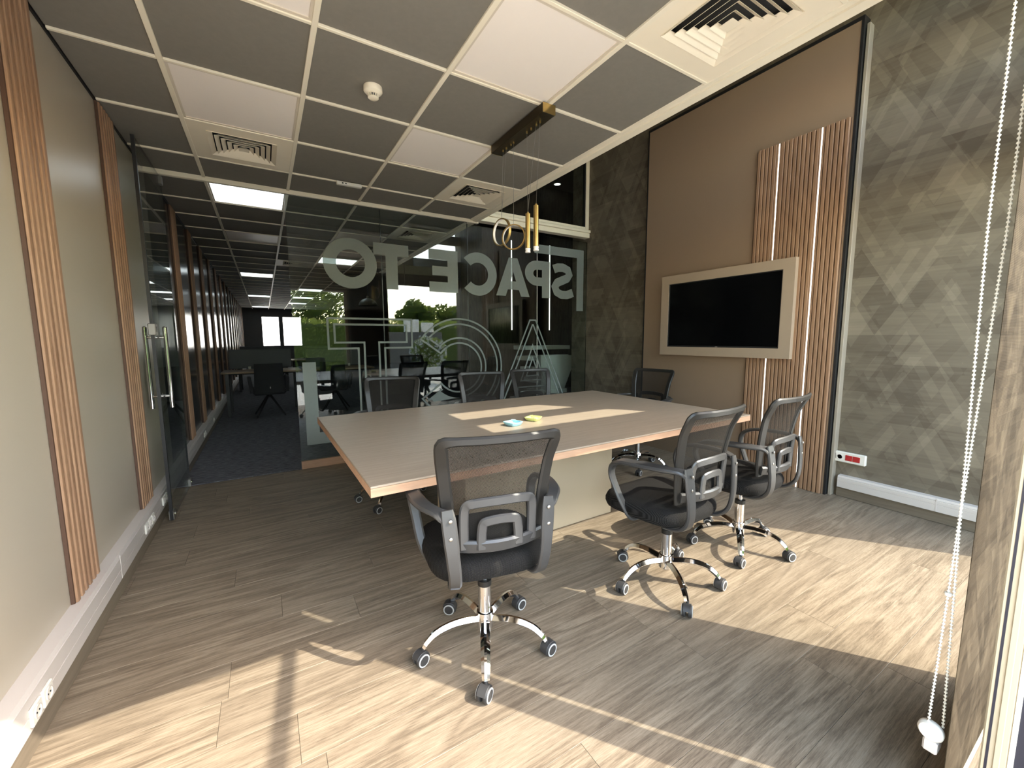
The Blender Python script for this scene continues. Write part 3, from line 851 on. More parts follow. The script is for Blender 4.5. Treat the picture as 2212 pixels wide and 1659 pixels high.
# ---- open glass door
d1 = struct(empty('door_1', (-.615, YG, 0)), 'open frameless glass door folded back along the left wall')
DL = -.80
m = MB().box(-.006, .006, DL, -.008, .012, ZC - .05); m.mi = [1, 1, 1, 0, 1, 0]
m.build('door_leaf', [MT['glass_door'], MT['glass_edge']], d1)
bxo('edge_seal', MT['black'], d1, -.009, .009, DL - .004, DL + .016, .012, ZC - .05)
def bar_handle(x, y0):
    h = MB().tube([(x, y0, .78), (x, y0, 1.32)], .013, 14)
    h.lathe([(.013, 0), (.010, .006), (.004, .009)], 14, (x, y0, 1.32))
    return h
for sx in (-1, 1):
    hx = sx * .052
    ho = bar_handle(hx, DL + .075 if sx > 0 else DL + .075).build('handle', MT['chrome'], d1, True)
    for z in (.86, 1.255):
        MB().tube([(sx * .006, DL + .075, z), (hx, DL + .075, z)], .009, 12).build('handle_post', MT['chrome'], ho, True)
lk = cbo('lock_case', MT['lock_steel'], d1, -.02, .02, DL - .012, DL + .05, 1.268, 1.345, c=.004)
for sx in (-1, 1):
    bxo('lock_opening', MT['black'], lk, sx * .0195 - .002, sx * .0195 + .002, DL + .006, DL + .02, 1.29, 1.325)
for (ya, yb) in ((DL + .0, DL + .055), (-.06, -.008)):
    pt = cbo('patch_fitting', MT['steel'], d1, -.016, .016, ya, yb, .012, .075, c=.003)
    MB().lathe([(.009, 0), (.009, .004), (.006, .006)], 14, (.016, (ya + yb) / 2, .045), 'X').build('screw', MT['chrome'], pt)
cbo('patch_fitting', MT['steel'], d1, -.016, .016, -.06, -.008, ZC - .11, ZC - .045, c=.003)

# ---- front wall (behind the camera): sliding window frames, bands, clerestory
wf = struct(bxo('wall_front', MT['fascia'], None, XL - .12, 1.36, .04, .19, 2.125, ZROOF), 'front wall above the sliding windows')
bxo('wall_band', MT['fascia'], wf, 1.36, 2.15, .04, .19, 2.46, ZROOF)
bxo('wall_band', MT['fascia'], wf, 2.15, XW, .14, .19, 2.32, 2.89)
bxo('wall_band', MT['cream'], wf, 2.15, XW, .14, .19, 3.22, 3.41)
bxo('wall_band', MT['fascia'], wf, 2.15, XW, .14, .19, 3.76, ZROOF)
bxo('wall_end', MT['fascia'], wf, XL - .3, XL, -.1, .19, 0, ZC + .1)
bxo('wall_band', MT['fascia'], wf, XL - .3, XL, -.1, .19, ZC + .1, ZROOF)
w2 = struct(empty('window_2', (1.36, .137, 0)), 'sliding window frame at the right edge of the photo')
cbo('window_stile', MT['aluminium'], w2, 0, .067, -.02, .02, 0, 2.455, c=.003)
bxo('stile_groove', MT['gasket'], w2, -.0006, .004, .008, .0125, 0, 2.455)
cbo('stile_rib', MT['aluminium'], w2, -.004, .0, -.010, .0, 0, 2.455, c=.001)
bxo('stile_gasket', MT['gasket'], w2, .004, .06, -.052, -.02, 0, 2.455)
bxo('stile_edge', MT['cream'], w2, .0, .004, -.028, -.02, 0, 2.455)
bxo('window_pane', MT['glass_clear'], w2, .067, .79, -.004, .004, 0, 2.455)
w3 = struct(empty('window_3', (2.15, .165, 0)), 'tall window beside the wallpaper wall')
cbo('window_stile', MT['aluminium'], w3, -.012, .03, -.02, .02, 0, 2.32, c=.003)
bxo('window_pane', MT['glass_clear'], w3, .03, XW - 2.15, -.003, .003, 0, 2.32)
w4 = struct(empty('window_4', (2.15, .165, 0)), 'clerestory window above the tall window')
bxo('window_pane', MT['glass_clear'], w4, .0, XW - 2.15, -.003, .003, 2.89, 3.22)
bxo('window_pane', MT['glass_clear'], w4, .0, XW - 2.15, -.003, .003, 3.41, 3.76)
# unseen bar outside, added to throw the dark stripe across the sun patch
tag(MB().tube([(1.545, .03, 2.5), (1.507, -.275, 2.5), (1.453, -.745, 2.5), (1.33, -1.80, 2.5)], .024, 10).build('shadow_bar', MT['aluminium'], None, True), 'slim unseen bar added outside above the sliding window for its shadow', 'shadow bar')

# ---- office shell beyond the glass
struct(bxo('wall_office_right', MT['dark_wall'], None, XE, XE + .1, YG + .02, YEND, 0, ZROOF), 'dark office side wall')
struct(bxo('wall_office_return', MT['dark_wall'], None, XW + .15, XE, YG + .3, YG + .4, 0, ZROOF), 'dark wall in front of the stairs')
sw = struct(bxo('wall_stair', MT['far_wood'], None, 3.62, XE, 8.0, 8.1, 0, ZROOF), 'dark grey-brown timber wall behind the stairs')
for X in (4.855, 5.915):
    o = bxo('led_strip', MT['led'], sw, X - .011, X + .011, 7.99, 8.0, 1.42, 3.4); o['label'] = 'glowing white strip'
we = struct(empty('wall_far', (0, YEND, 0)), 'far end wall of the office with its windows')
for q in ((XL - .1, -.02, 0, ZC + .3), (1.5, XE, 0, ZC + .3), (-.02, 1.5, 0, .95), (-.02, 1.5, 2.22, ZC + .3), (.62, .78, .95, 2.22)):
    bxo('wall_piece', MT['dark_wall'], we, q[0], q[1], 0, .15, q[2], q[3])
struct(bxo('wall_void', MT['dark_wall'], None, 2.1, 2.75, 8.46, 8.56, ZC + .2, ZROOF), 'dark wall above the office ceiling edge')
struct(bxo('wall_office_top', MT['dark_wall'], None, 2.05, XE, 9.0, 9.1, ZC + .2, ZROOF), 'dark office wall over the low ceiling')
struct(bxo('ceiling_office', MT['tile'], None, 2.06, XE, 8.5, YEND, ZC + .02, ZC + .2), 'low dark ceiling at the back of the office')

# ================================================================== OBJECTS
# ---- TV panel: taupe board, black edging, fluted slats, two light strips
tp = empty('tv_wall_panel', (XP, 0, 0)); tag(tp, 'tall taupe wall panel with black edging and fluted wood slats', 'wall panel')
PY0, PY1, PZ = 1.372, 3.20, 3.425
bxo('board', MT['taupe'], tp, 0, .085, PY0, PY1, 0, PZ)
bxo('edge_strip', MT['black'], tp, -.004, .088, PY0 - .016, PY0, 0, PZ + .025)
bxo('edge_strip', MT['black'], tp, -.004, .088, PY1, PY1 + .014, 0, PZ + .025)
bxo('edge_strip', MT['black'], tp, -.004, .088, PY0, PY1, PZ, PZ + .025)
SY0, SY1, SZ = 1.385, 2.035, 2.795
leds = (1.557, 1.856)
bxo('slat_backing', MT['groove'], tp, -.006, .001, SY0, SY1, 0, SZ)
pitch = .0305
prof = [(-.0128, 0), (-.0120, .014), (-.009, .018), (.009, .018), (.0120, .014), (.0128, 0)]
sm = None
y = SY0 + pitch / 2
while y < SY1:
    if min(abs(y - l) for l in leds) > .0225:
        if sm is None:
            n = len(prof)
            o = MB().add([(-h, u, z) for z in (.002, SZ) for u, h in prof], [(i, (i + 1) % n, n + (i + 1) % n, n + i) for i in range(n)] + [tuple(range(n))[::-1], tuple(range(n, 2 * n))]).build('slat', MT['slat'], tp)
            sm = o.data; o.location = (-.005, y, 0)
        else: inst('slat', sm, tp, (-.005, y, 0))
    y += pitch
for l in leds:
    cbo('light_strip_channel', MT['slat'], tp, -.020, -.004, l - .018, l - .005, .002, SZ, c=.002)
    cbo('light_strip_channel', MT['slat'], tp, -.020, -.004, l + .005, l + .018, .002, SZ, c=.002)
    o = bxo('light_strip', MT['led'], tp, -.016, -.005, l - .005, l + .005, .002, SZ); o['label'] = 'glowing white strip'
tag(MB().cbox(XP + .025, XW - .001, 1.331, 1.351, .0, 3.40, c=.002).build('corner_profile', MT['profile']), 'slim cream metal profile beside the black edge of the TV panel', 'metal profile')

tv = empty('television', (XP, 2.285, 1.46)); tag(tv, 'black television in a thick taupe box frame', 'television')
hw, hh, D = .634, .405, .07
iw, ih = .545, .320
m = MB()
for q in ((-hw, hw, ih, hh), (-hw, hw, -hh, -ih), (-hw, -iw, -ih, ih), (iw, hw, -ih, ih)): m.box(-D, 0.0, q[0], q[1], q[2], q[3])
m.build('box_frame', MT['taupe_frame'], tv)
bz = bxo('screen', MT['screen'], tv, -D + .012, -.03, -iw, iw, -ih, ih)
for q in ((-iw, iw, ih - .008, ih), (-iw, iw, -ih, -ih + .014), (-iw, -iw + .008, -ih, ih), (iw - .008, iw, -ih, ih)):
    bxo('bezel', MT['black'], tv, -D + .006, -.03, q[0], q[1], q[2], q[3])
bxo('maker_mark', MT['trunk'], bz, -D + .0055, -D + .007, -.012, .012, -ih + .005, -ih + .008)

# ---- sockets on the wallpaper
sb = empty('socket_strip', (XW - .03, 1.246, .312)); tag(sb, 'white socket strip with red sockets low on the wallpapered wall', 'socket')
cbo('housing', MT['white'], sb, 0, .03, -.10, .10, -.04, .04, c=.005)
MB().lathe([(.019, 0), (.019, -.003), (.016, -.003), (.015, .001)], 20, (0, .058, 0), 'X').build('socket_ring', MT['trunk'], sb)
for dy in (-.007, .007):
    MB().lathe([(.0025, 0), (.0025, -.002)], 10, (.001, .058 + dy, 0), 'X').build('hole', MT['black'], sb)
for k in range(2):
    cbo('red_socket', MT['red'], sb, -.004, .002, -.068 + k * .046 - .0, -.024 + k * .046, -.021, .021, c=.002)
bxo('slot', MT['black'], sb, -.0012, .002, .083, .0855, -.016, .024)

# ---- meeting table
tb = empty('meeting_table', (1.515, 2.213, 0), R(.6)); tag(tb, 'large rectangular grey-oak meeting table on a cream pedestal', 'table')
TX, TY = 1.235, .762
MB().cbox(-TX, TX, -TY, TY, .712, .7205, c=.002).build('table_top', MT['table'], tb)
e = MB()
for q in ((-TX, TX, -TY, -TY + .012), (-TX, TX, TY - .012, TY), (-TX, -TX + .012, -TY + .012, TY - .012), (TX - .012, TX, -TY + .012, TY - .012)): e.box(*q, .680, .7119)
e.build('edge_band', MT['table_edge'], tb)
bxo('underside', MT['desk'], tb, -TX + .012, TX - .012, -TY + .012, TY - .012, .682, .7119)
cbo('pedestal', MT['pedestal'], tb, -.61, .525, -.205, .225, 0, .682, c=.003)

# ---- small trays on the table
def tray(x, y, rz, mt, label):
    t = empty('ashtray', (x, y, .7206), rz); tag(t, label, 'ashtray', 'small plastic trays on the table')
    n = 24; vs, fs = [], []
    def sq(r, z, k=.35):
        out = []
        for i in range(n):
            a = 2 * math.pi * i / n
            c, s_ = math.cos(a), math.sin(a)
            q = r / max(abs(c), abs(s_)) * (1 - k) + r * k
            out.append((q * c, q * s_, z))
        return out
    for r, z in ((.032, 0), (.036, .002), (.046, .020), (.047, .023), (.040, .023), (.033, .006), (.006, .005)): vs += sq(r, z)
    for j in range(6):
        for i in range(n): fs.append((j * n + i, j * n + (i + 1) % n, (j + 1) * n + (i + 1) % n, (j + 1) * n + i))
    fs.append(tuple(range(n))[::-1]); fs.append(tuple(6 * n + i for i in range(n)))
    MB().add(vs, fs).build('bowl', mt, t, True)
    for a in (45, 225):
        o = MB().cbox(-.006, .006, -.014, .014, .020, .0265, c=.002).build('rest_tab', mt, t)
        o.location = (.046 * math.cos(R(a)), .046 * math.sin(R(a)), 0); o.rotation_euler = (0, 0, R(a))
tray(1.24, 2.035, R(12), MT['tray_blue'], 'small light blue plastic tray on the table')
tray(1.425, 2.09, R(30), MT['tray_green'], 'small lime green plastic tray on the table')

# ---- office swivel chairs
def make_chair():
    ch = empty('office_chair')
    # five-star base
    hub = MB().lathe([(.030, .080), (.034, .084), (.036, .125), (.033, .150), (.026, .152)], 24)
    base = hub.build('base', MT['chrome'], ch, True)
    leg = MB().sweep([(.02, 0, .118), (.08, 0, .126), (.14, 0, .125), (.195, 0, .110), (.232, 0, .082), (.247, 0, .062)],
                     [.036, .037, .036, .034, .030, .026], [.030, .030, .028, .026, .022, .018], (0, 1, 0), 4, rnd=.48)
    lm = None; cm = None
    for k in range(5):
        a = R(72 * k)
        if lm is None:
            lo = leg.build('leg', MT['chrome'], base, True); lm = lo.data
        else: lo = inst('leg', lm, base, (0, 0, 0), a)
        # caster
        if cm is None:
            c = MB()
            c.lathe([(.0075, .035), (.0075, .066)], 10, (0, 0, 0)); c.cur = 0
            for s_ in (-1, 1):
                c.cur = 0
                c.lathe([(.018, s_ * .004), (.026, s_ * .006), (.027, s_ * .010), (.027, s_ * .018), (.0245, s_ * .0215)], 22, (.012, 0, .027), 'Y')
                c.cur = 1
                c.lathe([(.0245, s_ * .0212), (.0238, s_ * .0232), (.0196, s_ * .0236), (.0192, s_ * .0225)], 22, (.012, 0, .027), 'Y')
                c.cur = 0
                c.lathe([(.0195, s_ * .0215), (.018, s_ * .0238), (.004, s_ * .0245)], 22, (.012, 0, .027), 'Y')
            # hood
            hood = [(.012 + .029 * math.cos(R(t)), .027 + .029 * math.sin(R(t))) for t in range(20, 201, 20)]
            c.sweep([(x_, 0, z_) for x_, z_ in hood], .034, .004, (0, 1, 0), 1)
            co = c.build('caster', [MT['tyre'], MT['tyre_ring']], base, True); cm = co.data
        else: co = inst('caster', cm, base, (0, 0, 0))
        rr = random.Random(k * 5 + 2)
        co.location = (.25 * math.cos(a), .25 * math.sin(a), 0)
        co.rotation_euler = (0, 0, rr.uniform(0, 6.28))
    MB().lathe([(.026, .150), (.026, .268)], 24).build('column', MT['chrome'], ch, True)
    MB().lathe([(.0275, .262), (.0275, .284), (.020, .286)], 24).build('column_collar', MT['plastic'], ch, True)
    MB().lathe([(.013, .28), (.013, .375)], 18).build('gas_lift', MT['chrome'], ch, True)
    mech = cbo('tilt_mechanism', MT['plastic'], ch, -.07, .07, -.09, .10, .352, .385, c=.008)
    MB().tube([(.06, .03, .368), (.19, .05, .365), (.235, .055, .350)], [.006, .006, .009], 10).build('height_lever', MT['plastic'], mech, True)
    # seat cushion
    n = 40; vs, fs = [], []
    def outline(r, z, cy=.045):
        out = []
        for i in range(n):
            a = 2 * math.pi * i / n
            c, s_ = math.cos(a), math.sin(a)
            e = 3.6
            q = 1 / ((abs(c) ** e + abs(s_) ** e) ** (1 / e))
            wx, wy = (.232 + .012 * s_) * r, .225 * r
            out.append((wx * q * c, cy + wy * q * s_, z - .018 * max(0, s_ * r) ** 3))
        return out
    lay = [(.55, .372), (.86, .378), (.97, .392), (1.0, .412), (1.0, .432), (.965, .452), (.88, .465), (.7, .470), (.4, .468), (.1, .466)]
    for r, z in lay: vs += outline(r, z)
    k = len(lay)
    for j in range(k - 1):
        for i in range(n): fs.append((j * n + i, j * n + (i + 1) % n, (j + 1) * n + (i + 1) % n, (j + 1) * n + i))
    fs.append(tuple(range(n))[::-1]); fs.append(tuple((k - 1) * n + i for i in range(n)))
    MB().add(vs, fs).build('seat', MT['seat'], ch, True)
    # back surface: P(s, t): s across (-1..1), t up (0..1)
    def bk(s_, t, out=0.):
        z = .505 + .425 * t
        half = .168 + .040 * t + .010 * t * t
        y = -.205 - .050 * t + .055 * math.sin(math.pi * t) * .35 - .035 * max(0, t - .75) / .25 * .6
        y += .050 * s_ * s_ * (1 - .3 * t) + out
        return Vector((half * s_, y, z))
    # frame bar around
    pts, sd = [], []
    path = [(-1, t / 8) for t in range(0, 8)] + [(-.97, .985)] + [(s_ / 4, 1) for s_ in range(-3, 4)] + [(.97, .985)] + [(1, t / 8) for t in range(7, -1, -1)]
    for (s_, t) in path:
        inw = .9 if abs(s_) > .9 else s_
        p = bk(s_ * .93, t - (.03 if t > .97 else 0))
        pts.append(p)
        if t > .97 and abs(s_) < .9: sd.append((0, -.12, 1))
        elif t > .97: sd.append((s_, 0, 1))
        else: sd.append((math.copysign(1, s_), .25, 0))
    # keep the width direction continuous around the corner
    sd2 = [Vector((-1, .25 * 1, 0)) if s_ < -.9 and t <= .97 else (Vector((-.7, 0, .7)) if s_ < -.9 else (Vector((.7, 0, .7)) if s_ > .9 and t > .97 else (Vector((1, .25, 0)) if s_ > .9 else Vector((0, -.12, 1))))) for s_, t in path]
    wd = [.046 if t < .9 else .040 if abs(s_) > .9 else .030 for s_, t in path]
    MB().sweep(pts, wd, .018, sd2, 3).build('back_frame', MT['plastic'], ch, True)
    # mesh
    nu, nv = 12, 16; vs, fs = [], []
    for j in range(nv + 1):
        for i in range(nu + 1): vs.append(bk((-1 + 2 * i / nu) * .93, j / nv * .97, .004))
    for j in range(nv):
        for i in range(nu): fs.append((j * (nu + 1) + i, j * (nu + 1) + i + 1, (j + 1) * (nu + 1) + i + 1, (j + 1) * (nu + 1) + i))
    MB().add(vs, fs).build('mesh_panel', MT['mesh'], ch, True)
    # lower crossbar and the two lumbar arches
    MB().sweep([bk(s_, .075, -.012) for s_ in (-.95, -.5, 0, .5, .95)], .050, .020, (0, -.25, 1), 4).build('crossbar', MT['lumbar'], ch, True)
    def arch(hw_, t0, t1, wd_, name, out):
        L = [(-hw_ * 1.08, t0), (-hw_ * 1.04, (t0 + t1) / 2), (-hw_, t1 - .07), (-hw_ * .93, t1 - .02), (-hw_ * .75, t1), (-.0, t1 + .012), (hw_ * .75, t1), (hw_ * .93, t1 - .02), (hw_, t1 - .07), (hw_ * 1.04, (t0 + t1) / 2), (hw_ * 1.08, t0)]
        P_ = [bk(a, b, out) for a, b in L]
        S_ = [Vector((-1, 0, 0))] * 3 + [Vector((-.75, 0, .65)), Vector((-.2, 0, 1)), Vector((0, 0, 1)), Vector((.2, 0, 1)), Vector((.75, 0, .65))] + [Vector((1, 0, 0))] * 3
        MB().sweep(P_, wd_, .014, S_, 4).build(name, MT['lumbar'], ch, True)
    arch(.66, .06, .44, .034, 'lumbar_arch', -.016)
    arch(.36, .06, .285, .034, 'lumbar_arch', -.018)
    # arms and brackets
    for s_ in (-1, 1):
        arm = [(.178, -.216, .655), (.205, -.190, .668), (.243, -.120, .672), (.262, -.02, .668), (.264, .07, .658), (.260, .125, .628), (.255, .140, .580), (.246, .122, .520), (.232, .085, .440), (.200, .060, .378), (.14, .055, .366)]
        wa = [.048, .046, .050, .054, .052, .046, .040, .038, .038, .040, .040]
        ta = [.016, .018, .020, .020, .020, .020, .020, .020, .020, .018, .014]
        MB().sweep([(s_ * x_, y_, z_) for x_, y_, z_ in arm], wa, ta, [(1, .5 * s_, 0)] + [(1, .25 * s_, 0)] + [(1, 0, -.15 * s_)] * 3 + [(1, 0, 0)] * 5 + [(0, 1, 0)] , 5).build('armrest', MT['lumbar'], ch, True)
        br = [(.180, -.215, .684), (.176, -.222, .64), (.171, -.227, .58), (.166, -.230, .52), (.160, -.226, .462), (.156, -.208, .418), (.152, -.165, .385), (.142, -.09, .368)]
        wb_ = [.040, .050, .050, .046, .044, .044, .044, .042]
        bo = MB().sweep([(s_ * x_, y_, z_) for x_, y_, z_ in br], wb_, [.010, .016, .018, .018, .018, .020, .018, .012], (1, .2 * s_, 0), 5).build('back_bracket', MT['lumbar'], ch, True)
        for z in (.652, .592):
            MB().lathe([(.0062, .002), (.0062, -.002), (.004, -.0035)], 14, (s_ * .173, -.2345, z), 'Y').build('bolt', MT['steel'], bo, True)
    return ch
proto = make_chair()
spots = [  # x, y, facing, star phase, label
    ((.694, 1.364), -12, 27, 'black mesh office chair nearest the camera, its back to us'),
    ((1.672, 1.262), 2, 24, 'black mesh office chair between the nearest chair and the chair by the wood slats'),
    ((2.345, 1.275), 3, -3, 'black mesh office chair in front of the fluted wood slats'),
    ((2.99, 2.62), 98, 10, 'black mesh office chair at the far right end of the table below the television'),
    ((2.215, 3.13), 172, 40, 'black mesh office chair behind the table, rightmost on the glass side'),
    ((1.62, 3.085), 165, 5, 'black mesh office chair behind the table, middle one on the glass side'),
    ((.785, 3.07), 160, 15, 'black mesh office chair behind the table, leftmost on the glass side')]
for i, ((x, y), rz, ph, lab) in enumerate(spots):
    o = proto if i == 0 else copy_tree(proto)
    o.location = (x, y, 0); o.rotation_euler = (0, 0, R(rz))
    tag(o, lab, 'office chair', 'mesh office chairs around the table')
    for c_ in bpy.data.objects:
        if c_.parent == o and c_.name.startswith('base'): c_.rotation_euler = (0, 0, R(ph - rz))

# ---- pendant lamp
pl = empty('pendant_lamp', (1.457, 2.285, ZC)); tag(pl, 'brass pendant lamp with two rings and two tubes on thin wires', 'pendant lamp')
cbo('ceiling_bar', MT['brass_dark'], pl, -.043, .043, -.302, .302, -.052, 0, c=.002)
for y in (-.305, .302): bxo('end_cap', MT['brass'], pl, -.043, .043, y, y + .003, -.052, 0)
def ring(y, z, r, rot, name='ring'):
    n = 56; vs, fs = [], []
    for i in range(n):
        a = 2 * math.pi * i / n
        for rr, h in ((r, -.009), (r, .009), (r - .008, .009), (r - .008, -.009)): vs.append((h, rr * math.cos(a), rr * math.sin(a)))
    mi = []
    for i in range(n):
        j = (i + 1) % n
        for k in range(4):
            fs.append((i * 4 + k, i * 4 + (k + 1) % 4, j * 4 + (k + 1) % 4, j * 4 + k)); mi.append(1 if k == 2 or k == 3 and name == 'ring_front' else 0)
    m = MB().add(vs, fs); m.mi = mi
    o = m.build('ring', [MT['brass'], MT['acrylic']], pl, True)
    o.location = (0, y, z); o.rotation_euler = (0, 0, R(rot))
    return o
z0 = -ZC
rA = ring(.245, z0 + 1.968, .092, 9)
rB = ring(.085, z0 + 1.902, .082, 38)
wires = [((0, .215), (0, .245, z0 + 2.058)), ((0, .172), (0, .245, z0 + 2.058)), ((0, .081), (0, .085, z0 + 1.984)), ((0, -.075), (0, -.085, z0 + 2.01)), ((0, -.215), (0, -.175, z0 + 2.035)), ((0, -.176), (0, -.085, z0 + 2.02))]
for (a, b) in wires:
    MB().tube([(a[0], a[1], -.05), b], .0011, 6).build('wire', MT['steel'], pl)
for y in (.215, .172, .115, .081, -.075, -.122, -.176, -.215):
    MB().lathe([(.006, -.064), (.006, -.052)], 10, (0, y, 0)).build('wire_grip', MT['brass'], pl, True)
for y, zt, zb in ((-.085, 2.01, 1.80), (-.175, 2.035, 1.795)):
    tbp = MB().lathe([(.006, zt + .008), (.007, zt), (.0155, zt - .002), (.0155, zb), (.013, zb - .001)], 20, (0, y, z0)).build('tube', MT['brass'], pl, True)
    MB().lathe([(.0165, zb - .002), (.0165, zb - .012), (.014, zb - .012), (.014, zb - .017), (.0165, zb - .017), (.0165, zb - .027)], 20, (0, y, z0)).build('tube_diffuser', MT['acrylic'], tbp, True)

# ---- ceiling devices
sd = empty('smoke_detector', (.575, 2.345, ZC + .008)); tag(sd, 'round cream smoke detector on a dark ceiling tile', 'smoke detector')
MB().lathe([(.047, 0), (.048, -.022), (.045, -.026)], 32).build('base', MT['vent'], sd, True)
MB().lathe([(.045, -.026), (.036, -.034), (.026, -.036)], 32).build('body', MT['cream'], sd, True)
MB().lathe([(.022, -.034), (.022, -.050)], 20).build('chamber', MT['vent_dark'], sd, True)
for k in range(14):
    a = R(360 / 14 * k)
    o = MB().box(-.0018, .0018, -.0035, .0035, -.052, -.034).build('rib', MT['cream'], sd); o.location = (.0245 * math.cos(a), .0245 * math.sin(a), 0); o.rotation_euler = (0, 0, a + R(90))
MB().lathe([(.026, -.050), (.027, -.054), (.022, -.058)], 24).build('cap', MT['cream'], sd, True)
eb = empty('sensor_box', (.700, 3.79, ZC)); tag(eb, 'small white sensor box under the ceiling grid, far side', 'sensor')
cbo('housing', MT['white'], eb, -.10, .10, -.018, .018, -.028, 0, c=.004)
for xx in (-.06, -.035): bxo('slot', MT['black'], eb, xx, xx + .012, -.019, -.017, -.020, -.010)

# ---- printed roller blind with its bead chain
rb = empty('roller_blind', (1.40, .2136, 0)); tag(rb, 'printed fabric roller blind at the right edge of the photo', 'roller blind')
bxo('fabric', MT['blind'], rb, 0, .746, -.0006, .0006, .012, 2.50)
MB().lathe([(.022, 0), (.022, .746)], 20, (0, .0, 2.50), 'X').build('roller_tube', MT['aluminium'], rb, True)
cbo('bottom_bar', MT['aluminium'], rb, 0, .746, -.006, .006, .004, .018, c=.002)
bc = empty('bead_chain', (1.418, .243, 0)); tag(bc, 'white bead chain of the roller blind hanging in a long loop', 'bead chain')
import bmesh
def beads(fn, z0_, z1_, name, step=.0098, r=.0037):
    m = MB(); n = int((z1_ - z0_) / step)
    ico = [(0, 0, 1), (.894, 0, .447), (.276, .851, .447), (-.724, .526, .447), (-.724, -.526, .447), (.276, -.851, .447), (.724, .526, -.447), (-.276, .851, -.447), (-.894, 0, -.447), (-.276, -.851, -.447), (.724, -.526, -.447), (0, 0, -1)]
    icf = [(0, 1, 2), (0, 2, 3), (0, 3, 4), (0, 4, 5), (0, 5, 1), (1, 6, 2), (2, 7, 3), (3, 8, 4), (4, 9, 5), (5, 10, 1), (6, 7, 2), (7, 8, 3), (8, 9, 4), (9, 10, 5), (10, 6, 1), (7, 6, 11), (8, 7, 11), (9, 8, 11), (10, 9, 11), (6, 10, 11)]
    for i in range(n):
        z = z0_ + i * step
        p = fn(z)
        m.add([(p[0] + a * r, p[1] + b * r, z + c * r) for a, b, c in ico], icf)
    o = m.build(name, MT['white'], bc, True); o['kind'] = 'stuff'
    MB().tube([(*fn(z0_ + (z1_ - z0_) * k / 24), z0_ + (z1_ - z0_) * k / 24) for k in range(25)], .0011, 6).build('chain_cord', MT['white'], bc)
def sA(z):
    d = min(1., abs(z - .82) / .65); return (-.006 * d, .011 * d)
def sB(z):
    d = min(1., abs(z - .82) / .65); return (.018 * d, -.014 * d)
beads(sA, .236, 2.46, 'bead_strand'); beads(sB, .236, 2.46, 'bead_strand')
MB().lathe([(.006, -.004), (.0075, 0), (.006, .004)], 12, (*sA(.60), .60)).build('chain_connector', MT['white'], bc, True)
tn = MB().lathe([(.006, -.011), (.021, -.011), (.025, -.006), (.025, .006), (.021, .011), (.006, .011)], 24, (-.002, .004, .222), 'X').build('chain_tensioner', MT['white'], bc, True)
cbo('tensioner_foot', MT['trunk'], tn, -.012, .034, -.012, .016, .165, .199, c=.004)

# ---- office furniture beyond the glass
def desk(x0, x1, y0, y1, label):
    d = empty('office_desk', (x0, y0, 0)); tag(d, label, 'desk', 'desks in the dark office')
    W_, H_ = x1 - x0, y1 - y0
    cbo('desk_top', MT['desk'], d, 0, W_, 0, H_, .695, .722, c=.003)
    for a in (.05, W_ - .10):
        for b in (.04, H_ - .09): cbo('leg', MT['desk_leg'], d, a, a + .05, b, b + .05, 0, .695, c=.003)
    cbo('frame_rail', MT['desk_leg'], d, .1, W_ - .1, H_ / 2 - .02, H_ / 2 + .02, .655, .695, c=.003)
    dv = cbo('divider_screen', MT['grey_fabric'], d, .08, W_ - .12, H_ - .03, H_, .735, 1.065, c=.006)
    for a in (.35, W_ - .35): cbo('divider_clamp', MT['white'], dv, a, a + .04, H_ - .06, H_ - .028, .7225, .77, c=.004)
    return d
desk(-.61, .52, 7.75, 8.45, 'oak office desk with a grey divider, seen through the open doorway')
desk(.56, 1.72, 7.75, 8.45, 'oak office desk with a grey divider, behind the letter T')
desk(-.61, .52, 11.4, 12.1, 'oak office desk in the second row by the left wall')
desk(.56, 1.72, 11.4, 12.1, 'oak office desk in the second row, away from the wall')
